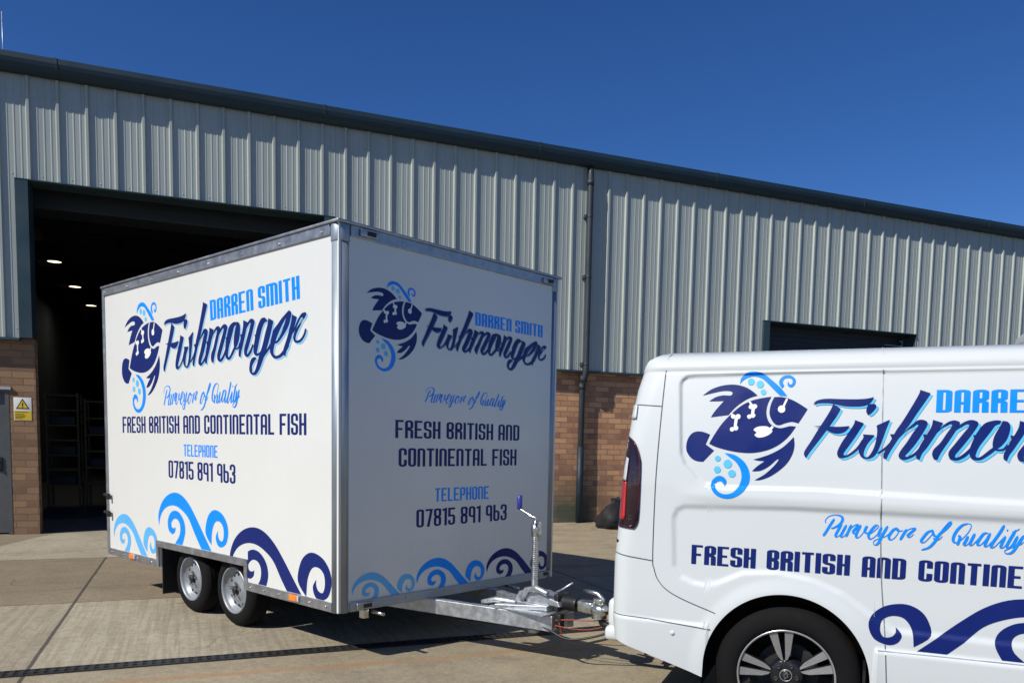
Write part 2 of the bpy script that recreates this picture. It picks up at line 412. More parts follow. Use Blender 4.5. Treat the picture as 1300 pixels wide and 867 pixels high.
# ------------------------------------------------------------------ the warehouse
wh = empty('warehouse', B_LOC, BYAW)
tag(wh, 'long industrial warehouse with grey ribbed cladding over a brick base and dark eaves gutter', 'warehouse')
OP1 = (-7.45, -3.35, 5.0); OP2 = (5.51, 9.52, 4.0)
XL, XR = -17.0, 30.0
CB, CT = 2.815, 6.45
YC = -.05                          # cladding pan face; brick stands back at +.05
def opening_top(x):
    if OP1[0] - .165 < x < OP1[1] + .165: return OP1[2]
    if OP2[0] - .16 < x < OP2[1]: return OP2[2]
    return CB
# profile: pan with two low stiffeners, then a trapezoid rib
prof = []
pit = .368; k0 = int((XL - 5.076) / pit) - 1
k = k0
brk = [OP1[0] - .165, OP1[1] + .165, OP2[0] - .16, OP2[1]]
while 5.076 + k * pit < XR:
    x = 5.076 + k * pit
    prof += [(x - .026, 0), (x - .010, -.034), (x + .022, -.034), (x + .038, 0)]
    for q in (.118, .202, .286): prof += [(x + q - .012, 0), (x + q - .006, -.0035), (x + q + .006, -.0035), (x + q + .012, 0)]
    k += 1
prof = [p for p in prof if XL <= p[0] <= XR]
pts = []
for a, b in zip(prof, prof[1:]):
    pts.append(a)
    for e in brk:
        if a[0] < e < b[0]:
            t = (e - a[0]) / (b[0] - a[0]); pts.append((e, a[1] + (b[1] - a[1]) * t))
pts.append(prof[-1])
m = MB()
for a, b in zip(pts, pts[1:]):
    if b[0] - a[0] < 1e-6: continue
    z0 = opening_top((a[0] + b[0]) / 2)
    m.add([(a[0], YC + a[1], z0), (b[0], YC + b[1], z0), (b[0], YC + b[1], CT), (a[0], YC + a[1], CT)], [(0, 1, 2, 3)])
cl = m.build('cladding', M['clad'], wh)
# fixing screws on the pans
m = MB()
for k in range(k0, k0 + 130):
    x = 5.076 + k * pit + .16
    if not XL + .3 < x < XR - .3: continue
    for z in (2.95, 3.9, 5.08, 5.75) if x > 1.5 else (2.95, 5.08):
        if z > opening_top(x) + .05: m.lathe([(.0001, -.006), (.006, -.005), (.008, 0)], (x, YC, z), n=8)
m.build('fixing_screws', M['trim'], cl)
# brick base
m = MB()
for x0, x1 in ((XL, -8.83), (-7.79, OP1[0]), (OP1[1], OP2[0]), (OP2[1], XR)):
    m = MB(); m.box((x0, .05, -.05), (x1, .29, 2.90)); m.build('brick_wall', M['brick'], wh)
m = MB(); m.box((-8.83, .05, 2.12), (-7.79, .29, 2.90))
m.build('brick_wall', M['brick'], wh)
# drip flashing under the cladding
m = MB()
for x0, x1 in ((XL, OP1[0] - .165), (OP1[1] + .165, OP2[0] - .16), (OP2[1], XR)):
    m.box((x0, -.092, CB - .035), (x1, .048, CB - .002))
m.build('drip_flashing', M['teal'], wh)
# doorway surround in dark teal steel
m = MB()
for s_, e in ((1, OP1[0]), (-1, OP1[1])):
    m.box((e - .165 * s_, -.094, CB + .002), (e, .30, OP1[2] - .002)); 
m.box((OP1[0] - .165, -.097, OP1[2]), (OP1[1] + .165, -.052, OP1[2] + .018))
m.box((OP1[0] + .002, -.05, OP1[2] - .002), (OP1[1] - .002, .30, OP1[2] + .02))
m.build('doorway_surround', M['teal'], wh, .004)
m = MB()
m.box((OP2[0] - .16, -.092, 0), (OP2[0], .30, OP2[2] - .002)); m.box((OP2[0] - .16, -.097, OP2[2] + .001), (OP2[1], .30, OP2[2] + .02))
m.box((OP2[1] - .004, -.05, 0), (OP2[1] + .03, .30, OP2[2] - .002))
m.build('doorway_surround', M['teal'], wh, .004)
# second doorway: shutter drawn down behind the opening
m = MB()
for i in range(40):
    z = i * .1; m.prism([(0, .001), (.0, .099), (.0025, .07), (.0025, .025)], lambda u, v, z=z: (OP2[0] + .002, .30 - u, z + v), lambda u, v, z=z: (OP2[1] - .006, .30 - u, z + v))
m.build('roller_shutter', M['shutter'], wh)
# first doorway: shutter rolled up into its drum box
m = MB(); m.box((OP1[0] - .1, .60, 4.80), (OP1[1] + .1, 1.2, 5.4)); m.build('shutter_box', M['shutter'], wh, .02)
m = MB(); m.box((OP1[0] - .02, .31, 0), (OP1[0] - .10, .42, 4.72)); m.box((OP1[1] + .02, .31, 0), (OP1[1] + .10, .42, 4.72)); m.build('shutter_guide', M['shutter'], wh)
# eaves gutter
gp = [(-.25, 6.645), (-.252, 6.57), (-.238, 6.515), (-.205, 6.455), (-.15, 6.422), (-.09, 6.417), (-.03, 6.43), (-.03, 6.66), (-.05, 6.66), (-.05, 6.50), (-.16, 6.50), (-.232, 6.60), (-.236, 6.645)]
m = MB(); m.prism(gp, lambda u, v: (XL - .1, u, v), lambda u, v: (XR + .1, u, v))
gu = m.build('eaves_gutter', M['gutter'], wh, .006)
m = MB()
for x in [-7.05 + 3.68 * q for q in range(-2, 11)]: m.prism([(-.255, 6.65), (-.257, 6.57), (-.243, 6.51), (-.21, 6.45), (-.19, 6.45), (-.24, 6.57), (-.24, 6.65)], lambda u, v, x=x: (x - .02, u, v), lambda u, v, x=x: (x + .02, u, v))
m.build('gutter_joint', M['pipe'], gu)
m = MB(); m.prism([(-.05, 6.62), (15, 7.75), (30, 6.62), (30, 6.5), (15, 7.6), (-.02, 6.52)], lambda u, v: (XL, u, v), lambda u, v: (XR, u, v)); m.build('roof', M['roofsheet'], wh)
m = MB(); m.tube([(-7.82, .6, 6.6), (-7.82, .6, 7.5)], .006, 6); m.build('roof_mast', M['trim'], wh)
# downpipe
m = MB()
m.tube([(1.345, -.12, 6.42), (1.345, -.145, 6.30), (1.345, -.150, 6.15), (1.345, -.150, 2.86), (1.343, -.145, 2.74), (1.338, -.06, 2.60), (1.335, -.035, 2.48), (1.335, -.035, .06)], .055, 14)
for z in (6.14, 2.52, 2.66): m.tube([(1.345 if z > 3 else 1.336, -.150 if z > 3 else (-.038 if z < 2.6 else -.095), z - .05), (1.345 if z > 3 else 1.336, -.150 if z > 3 else (-.036 if z < 2.6 else -.075), z + .05)], .063, 14)
dp = m.build('downpipe', M['pipe'], wh)
m = MB(); m.tube([(1.335, -.035, .0), (1.335, -.035, 1.42)], .062, 14); m.build('pipe_sleeve', M['pipeguard'], dp)
for z in (5.55, 4.48, 2.92):
    m = MB(); m.box((1.262, -.165, z - .03), (1.30, -.052, z + .03)); m.tube([(1.345, -.150, z - .02), (1.345, -.150, z + .02)], .060, 14); m.build('pipe_bracket', M['pipe'], dp, .003)
# personnel door at the left
m = MB(); m.box((-8.80, .10, .02), (-7.84, .15, 2.05)); pdoor = m.build('personnel_door', M['doorgrey'], wh, .004)
m = MB(); m.box((-8.83, .045, .0), (-8.80, .2, 2.12)); m.box((-7.84, .045, .0), (-7.79, .2, 2.085)); m.box((-8.83, .045, 2.05), (-7.84, .2, 2.085)); m.build('door_frame', M['doorgrey'], pdoor)
m = MB(); m.box((-8.90, .02, 2.085), (-7.76, .2, 2.125)); m.build('door_head', M['doorframe'], pdoor)
m = MB(); m.box((-7.96, .085, .92), (-7.90, .10, 1.12), .006); m.tube([(-7.93, .09, 1.05), (-7.93, .04, 1.05), (-8.06, .035, 1.05)], .011, 8); m.build('handle', M['black'], pdoor)
# hall shell
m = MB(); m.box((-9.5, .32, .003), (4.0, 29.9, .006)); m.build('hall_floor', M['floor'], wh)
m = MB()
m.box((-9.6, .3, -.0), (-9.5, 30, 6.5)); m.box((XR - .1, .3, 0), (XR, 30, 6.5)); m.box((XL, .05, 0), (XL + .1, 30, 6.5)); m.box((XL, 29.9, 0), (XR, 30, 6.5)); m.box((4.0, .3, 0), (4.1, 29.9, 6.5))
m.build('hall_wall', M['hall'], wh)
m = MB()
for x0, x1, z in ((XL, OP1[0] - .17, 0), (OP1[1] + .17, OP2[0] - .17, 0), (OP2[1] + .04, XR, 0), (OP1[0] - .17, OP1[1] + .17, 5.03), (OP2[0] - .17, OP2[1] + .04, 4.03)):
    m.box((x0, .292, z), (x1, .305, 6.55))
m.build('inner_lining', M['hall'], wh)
m = MB()
for y in (3.5, 7, 10.5, 14, 17.5, 21): m.box((-9.5, y - .09, 5.9), (4.0, y + .09, 6.35))
for x in (-7, -4, -1, 2): m.box((x - .05, .31, 6.36), (x + .05, 29, 6.46))
m.build('roof_beams', M['shutter'], wh)

# warning sign on the brick pier
sg = empty('warning_sign', Matrix.Translation(B_LOC) @ Matrix.Rotation(BYAW, 4, 'Z') @ Vector((-7.621, .05, 1.815)), BYAW)
tag(sg, 'small white and yellow warning sign with exclamation triangle fixed to the left brick pier', 'sign')
m = MB(); m.box((-.112, -.006, -.165), (.112, 0, .165), .0015); m.build('sign_plate', M['signwhite'], sg)
m = MB(); m.box((-.106, -.0075, -.158), (.106, -.0055, -.025)); m.build('sign_text_panel', M['yellow'], sg)
tri = lambda r_, cx=0, cz=.055: [(cx + r_ * math.cos(R(a)), cz + r_ * math.sin(R(a))) for a in (90, 210, 330)]
m = MB(); m.prism(tri(.098, 0, .052), lambda u, v: (u, -.0085, v), lambda u, v: (u, -.005, v)); m.build('triangle_border', M['ink'], sg)
m = MB(); m.prism(tri(.074, 0, .052), lambda u, v: (u, -.0095, v), lambda u, v: (u, -.006, v)); m.build('triangle_field', M['yellow'], sg)
m = MB(); m.prism([(-.009, .088), (.009, .088), (.005, .036), (-.005, .036)], lambda u, v: (u, -.0105, v), lambda u, v: (u, -.008, v))
m.lathe([(.0001, -.0105), (.008, -.0105), (.008, -.008)], (0, 0, .024), n=12)
m.build('exclamation_mark', M['ink'], sg)
m = MB()
for z, ww in ((-.045, .16), (-.075, .11), (-.095, .13), (-.115, .12), (-.135, .09)): m.box((-.095, -.0085, z - .004), (-.095 + ww, -.0070, z + .004))
m.build('small_print', M['ink'], sg)

# hall lamps
BM = Matrix.Translation(B_LOC) @ Matrix.Rotation(BYAW, 4, 'Z')
for i, (x, y) in enumerate(((-8.35, 8.9), (-8.32, 12.34), (-8.27, 15.76))):
    lm_ = empty('hall_lamp', BM @ Vector((x, y, 5.6)), BYAW)
    tag(lm_, ['nearest and largest-looking glowing round lamp under the hall roof', 'middle glowing round lamp in the row under the hall roof', 'furthest and smallest-looking glowing round lamp under the hall roof'][i], 'lamp', 'lamps inside the dark hall')
    m = MB(); m.lathe([(.0001, .0), (.15, .0)], (0, 0, -.02), 'Z', 24); m.build('diffuser', M['lamp'], lm_)
    m = MB(); m.lathe([(.16, -.03), (.16, .03), (.09, .14), (.09, .30), (.0001, .30)], (0, 0, 0), 'Z', 24); m.tube([(0, 0, .30), (0, 0, .62)], .012, 6); m.build('housing', M['shutter'], lm_)
    L = bpy.data.lights.new('hall_lamp_light', 'AREA'); L.shape = 'DISK'; L.size = .36; L.energy = 4; L.color = (1, .93, .75)
    lo = bpy.data.objects.new('hall_lamp_light', L); col.objects.link(lo); lo.parent = lm_; lo.location = (0, 0, -.05)

# racks standing in the hall
def rack(x, y, wd, h, n, label, c_):
    t = empty('tray_rack', BM @ Vector((x, y, 0)), BYAW); tag(t, label, 'rack', 'racks inside the dark hall')
    for ux_, uy in ((0, 0), (wd, 0), (0, .6), (wd, .6)):
        m = MB(); m.box((ux_ - .02, uy - .02, 0), (ux_ + .02, uy + .02, h)); m.build('upright', M['timber'], t)
    for i in range(n):
        z = .45 + (h - .5) * i / (n - 1)
        m = MB(); m.box((-.02, -.025, z - .022), (wd + .02, .62, z + .01)); m.build('shelf', M['timber'], t)
        if i % 2 == c_ and i < n - 1:
            m = MB(); m.box((.06, .03, z + .012), (wd - .06, .55, z + .17), .01); m.build('tray', M['crate'], t)
    return t
rack(-8.05, 5.0, .56, 2.3, 7, 'tall ochre tray rack seen just inside the hall doorway', 0)
rack(-7.38, 5.2, .60, 2.2, 6, 'dimmer tray rack beside the trailer edge deep inside the doorway', 1)

# dark sack by the wall
def lerp0(tab, z):
    for (a, p), (b, q) in zip(tab, tab[1:]):
        if z <= b: return p + (q - p) * (z - a) / (b - a)
    return tab[-1][1]
t = MB(); vs = []; nn, mm = 22, 14
for i in range(mm + 1):
    a = i / mm; rr = lerp0([(0, .24), (.08, .31), (.3, .33), (.55, .26), (.75, .15), (.84, .06), (.9, .075), (1, .10)], a)
    for k in range(nn):
        th = 2 * math.pi * k / nn; q = 1 + .14 * math.sin(3 * th + 5 * a) + .09 * math.sin(7 * th - 9 * a) + random.uniform(-.05, .05)
        vs.append((rr * q * math.cos(th) + .05 * a, rr * q * .8 * math.sin(th), .66 * a ** .9 + .03 * math.sin(2 * th) * a))
t.add(vs, [(i * nn + k, i * nn + (k + 1) % nn, (i + 1) * nn + (k + 1) % nn, (i + 1) * nn + k) for i in range(mm) for k in range(nn)], True)
t.add([vs[mm * nn + k] for k in range(nn)], [tuple(range(nn))])
so = t.build('rubbish_sack', M['sack'])
so.scale = (1, 1, .8); so.location = BM @ Vector((1.50, -1.05, 0)); so.rotation_euler = (0, 0, BYAW)
tag(so, 'lumpy black sack on the ground by the brick wall behind the van tail light', 'sack')

